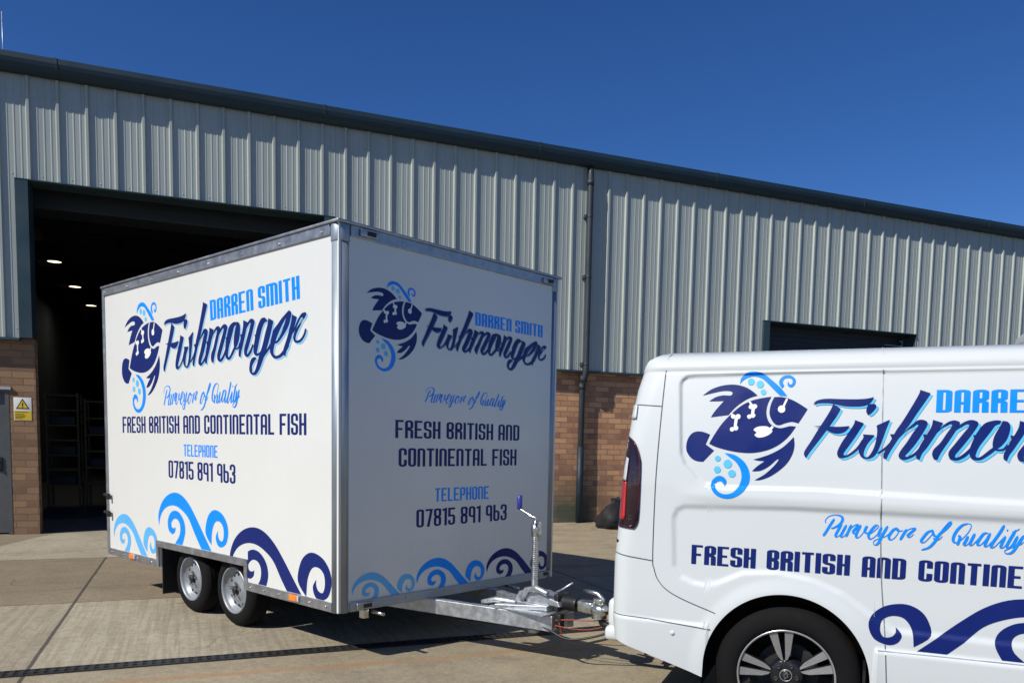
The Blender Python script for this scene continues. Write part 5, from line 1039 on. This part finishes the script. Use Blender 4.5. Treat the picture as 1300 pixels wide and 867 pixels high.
plate('brake_lens', [(-.864, 1.075, 1), (-.826, 1.078, 1), (-.824, 1.20), (-.822, 1.272, 1), (-.858, 1.268, 1), (-.866, 1.16)], 'redlens', .010, .0125, tl)
plate('reversing_lens', [(-.853, 1.285, 1), (-.828, 1.275, 1), (-.818, 1.392, 1), (-.836, 1.400, 1), (-.848, 1.34)], 'clearlens', .010, .013, tl)
plate('lamp_edge', [(-.868, 1.040, 1), (-.775, 1.037, 1), (-.758, 1.066), (-.764, 1.068), (-.78, 1.048), (-.866, 1.050, 1)], 'deepred', .0101, .0118, tl)
plate('lamp_edge', [(-.750, 1.12, 1), (-.748, 1.34), (-.757, 1.41), (-.785, 1.475), (-.836, 1.510, 1), (-.832, 1.500, 1), (-.79, 1.465), (-.766, 1.405), (-.759, 1.34), (-.758, 1.12, 1)], 'deepred', .0101, .0118, tl)
plate('door_hinge', [(-.838, 1.595, 1), (-.792, 1.600, 1), (-.790, 1.668, 1), (-.832, 1.672, 1)], 'vanpaint', -.002, .014, van)
plate('door_hinge', [(-.884, .952, 1), (-.872, .948, 1), (-.862, .962, 1), (-.884, .968, 1)], 'black', -.002, .004, van)
m = MB(); p = Pv(-.556, .507, .0); m.lathe([(.0001, -.004), (.012, -.003), (.014, .002)], p, n=16); m.build('parking_sensor', M['vanpaint'], van)
# rear bumper with its step
m = MB(); m.box((-.955, .16, .455), (-.84, VW - .16, .62), .035); m.box((-.965, .14, .385), (-.80, VW - .14, .47), .03); m.build('rear_bumper', M['vanpaint'], van)
# tow bar
m = MB(); m.tube([(-.55, .823, .30), (-1.00, .823, .30), (-1.13, .823, .305), (-1.175, .823, .325), (-1.19, .823, .355), (-1.19, .823, .39)], [.028, .026, .024, .022, .019, .017], 12); m.ball((-1.19, .823, .402), .025); m.box((-.60, .35, .27), (-.52, VW - .35, .34)); m.build('tow_bar', M['black'], van)
m = MB(); m.box((-1.0, .92, .27), (-.93, 1.02, .36), .008); m.box((-.98, .83, .285), (-.95, .93, .30)); m.build('trailer_socket', M['black'], van)
# arches, underside
for hx in (-.011, 3.098):
    for a_, b_ in ((.012, .42), (VW - .42, VW - .012)):
        m = MB(); m.lathe([(.405, a_), (.405, b_)], (hx, 0, HZ), n=40, a0=R(-14), a1=R(194)); m.lathe([(.405, b_ if a_ < 1 else a_), (.05, b_ if a_ < 1 else a_)], (hx, 0, HZ), n=40, a0=R(-14), a1=R(194)); m.build('arch_liner', M['black'], van)
m = MB(); m.box((-.80, .42, .26), (3.9, VW - .42, .40)); m.box((.42, .06, .27), (2.66, VW - .06, .36)); m.box((-.82, .08, .44), (-.44, VW - .08, .50)); m.build('underbody', M['dark'], van)
# rear mud flap seen through the arch
m = MB(); m.box((.345, .03, .19), (.358, .26, .42)); m.build('mud_flap', M['black'], van)

def van_wheel(x, near):
    s_ = -1 if near else 1
    w_ = empty('wheel', (x, .118 if near else VW - .118, HZ)); w_.parent = van
    H = .108; m = MB()
    pr = [(.226, -H + .02), (.236, -H + .006), (.262, -H - .001), (.295, -H + .002), (.318, -H + .012), (.334, -H + .028), (.342, -H + .045), (.345, -.03), (.345, .03), (.342, H - .045), (.318, H - .012), (.262, H + .001), (.236, H - .006), (.226, H - .02)]
    m.lathe(pr, (0, 0, 0), n=80)
    for gy in (-.05, -.017, .017, .05): m.lathe([(.3452, gy - .005), (.3458, gy - .004), (.3458, gy + .004), (.3452, gy + .005)], (0, 0, 0), n=80)
    m.build('tyre', M['rubber'], w_)
    O_ = s_ * H
    f = lambda h: s_ * h
    m = MB(); m.lathe([(.232, f(H - .004)), (.2285, f(H - .001)), (.222, f(H - .005)), (.214, f(H - .03)), (.208, f(.02)), (.20, f(-.06))], (0, 0, 0), n=80); m.build('rim', M['gloss_black'], w_)
    m = MB(); m.lathe([(.2315, f(H - .002)), (.2275, f(H + .0005)), (.2225, f(H - .003))], (0, 0, 0), n=80); m.build('rim_lip', M['spoke'], w_)
    m = MB(); m.lathe([(.15, f(.0)), (.08, f(-.005)), (.0001, f(-.005))], (0, 0, 0), n=48); m.build('brake_disc', M['castiron'], w_)
    for k in range(5):
        for q in (-1, 1):
            base = R(98 + 72 * k)
            # spoke outline in polar-ish local coordinates: r along, t across; machined face over a black back
            out = [(.066, .003), (.224, .015), (.224, .061), (.106, .034), (.074, .017)]
            def pt(r_, t_, h, q=q, base=base):
                cc, ss = math.cos(base), math.sin(base); tx = q * t_
                if r_ > .2: k2 = math.sqrt(max(.0001, .2245 ** 2 - t_ * t_)); r_ = k2
                return (cc * r_ - ss * tx, f(h), ss * r_ + cc * tx)
            hh = lambda r_: .078 + .016 * sst(.06, .2, r_)
            m = MB(); m.prism(out, lambda u, v: pt(u, v, hh(u)), lambda u, v: pt(u, v, hh(u) - .035))
            sp_ = m.build('spoke', M['gloss_black'], w_, .002)
            ins = [(.073, .0048), (.221, .0178), (.221, .0585), (.108, .0318), (.080, .0165)]
            m = MB(); m.prism(ins, lambda u, v: pt(u, v, hh(u) + .0014), lambda u, v: pt(u, v, hh(u) - .004)); m.build('machined_face', M['spoke'], sp_)
    m = MB(); m.lathe([(.0001, f(.074)), (.030, f(.074)), (.060, f(.076)), (.078, f(.070)), (.084, f(.05)), (.086, f(.02))], (0, 0, 0), n=48); m.build('hub', M['gloss_black'], w_)
    for k in range(5):
        t = R(62 + 72 * k); q = (.052 * math.cos(t), 0, .052 * math.sin(t))
        m = MB(); m.lathe([(.0001, f(.081)), (.006, f(.0815)), (.0075, f(.084)), (.0105, f(.082)), (.0125, f(.075))], q, n=12); m.build('wheel_nut', M['castiron'], w_)
    m = MB(); m.lathe([(.0001, f(.0835)), (.024, f(.083)), (.0265, f(.080)), (.027, f(.074))], (0, 0, 0), n=32); cp = m.build('centre_cap', M['gloss_black'], w_)
    m = MB(); m.lathe([(.0265, f(.0812)), (.0285, f(.0825)), (.0300, f(.0805)), (.0300, f(.075))], (0, 0, 0), n=32); m.build('cap_ring', M['spoke'], cp)
    # diamond badge: two interlocked bands
    m = MB(); dm = [(0, .0215), (.0125, 0), (0, -.0215), (-.0125, 0)]; di = [(0, .0118), (.0068, 0), (0, -.0118), (-.0068, 0)]
    ang = R(-14); rot = lambda p: (p[0] * math.cos(ang) - p[1] * math.sin(ang), p[0] * math.sin(ang) + p[1] * math.cos(ang))
    for k in range(4):
        a, b, c_, d_ = [rot(q) for q in (dm[k], dm[(k + 1) % 4], di[(k + 1) % 4], di[k])]
        m.prism([a, b, c_, d_], lambda u, v: (u, f(.0862), v), lambda u, v: (u, f(.083), v))
    m.build('diamond_badge', M['zinc'], cp)
    return w_
van_wheel(-.0, True); van_wheel(-.0, False); van_wheel(3.098, True); van_wheel(3.098, False)
# roof unit
m = MB(); m.box((1.07, .50, 1.945), (2.0, 1.45, 2.15), .085); ru = m.build('roof_vent_unit', M['vanpaint'], van)
# cab glass, front lamps, mirror (out of frame)
plate('cab_window', [(2.12, 1.30, 1), (2.12, 1.72, 1), (2.40, 1.74, 1), (2.95, 1.34, 1), (2.90, 1.28, 1)], 'glass', -.002, .004, van) if False else None
def zplate(name, pts, mt, off):
    d = Decal(); d.poly(pts, corners=False)
    return d.build(name, M[mt], van, lambda u, v, o: (u, S(u, v) - o - off, zmap(u, v)), off=.002, maxlen=.05)
zplate('cab_window', [(2.12, 1.22), (2.12, 1.74), (2.55, 1.78), (3.02, 1.82), (3.10, 1.40), (2.9, 1.22)], 'glass', .003)
zplate('headlamp', [(3.62, .86), (3.66, 1.1), (3.98, .98), (3.99, .80)], 'clearlens', .004)
m = MB(); vs = []
for i in range(13):
    x = 2.36 + (3.22 - 2.36) * i / 12
    for k in range(9): vs.append((x, .20 + (VW - .40) * k / 8, zmap(x, 1.974) + .006))
m.add(vs, [(i * 9 + k, i * 9 + k + 1, i * 9 + k + 10, i * 9 + k + 9) for i in range(12) for k in range(8)], True); m.build('windscreen', M['glass'], van)
for yy, sg_ in ((-.02, -1), (VW + .02, 1)):
    m = MB(); m.box((2.82, yy, 1.08), (2.94, yy + sg_ * .24, 1.36), .03); m.build('door_mirror', M['black'], van)
m = MB(); m.box((4.0, .35, .30), (4.05, VW - .35, .62), .02); m.build('front_grille', M['black'], van)
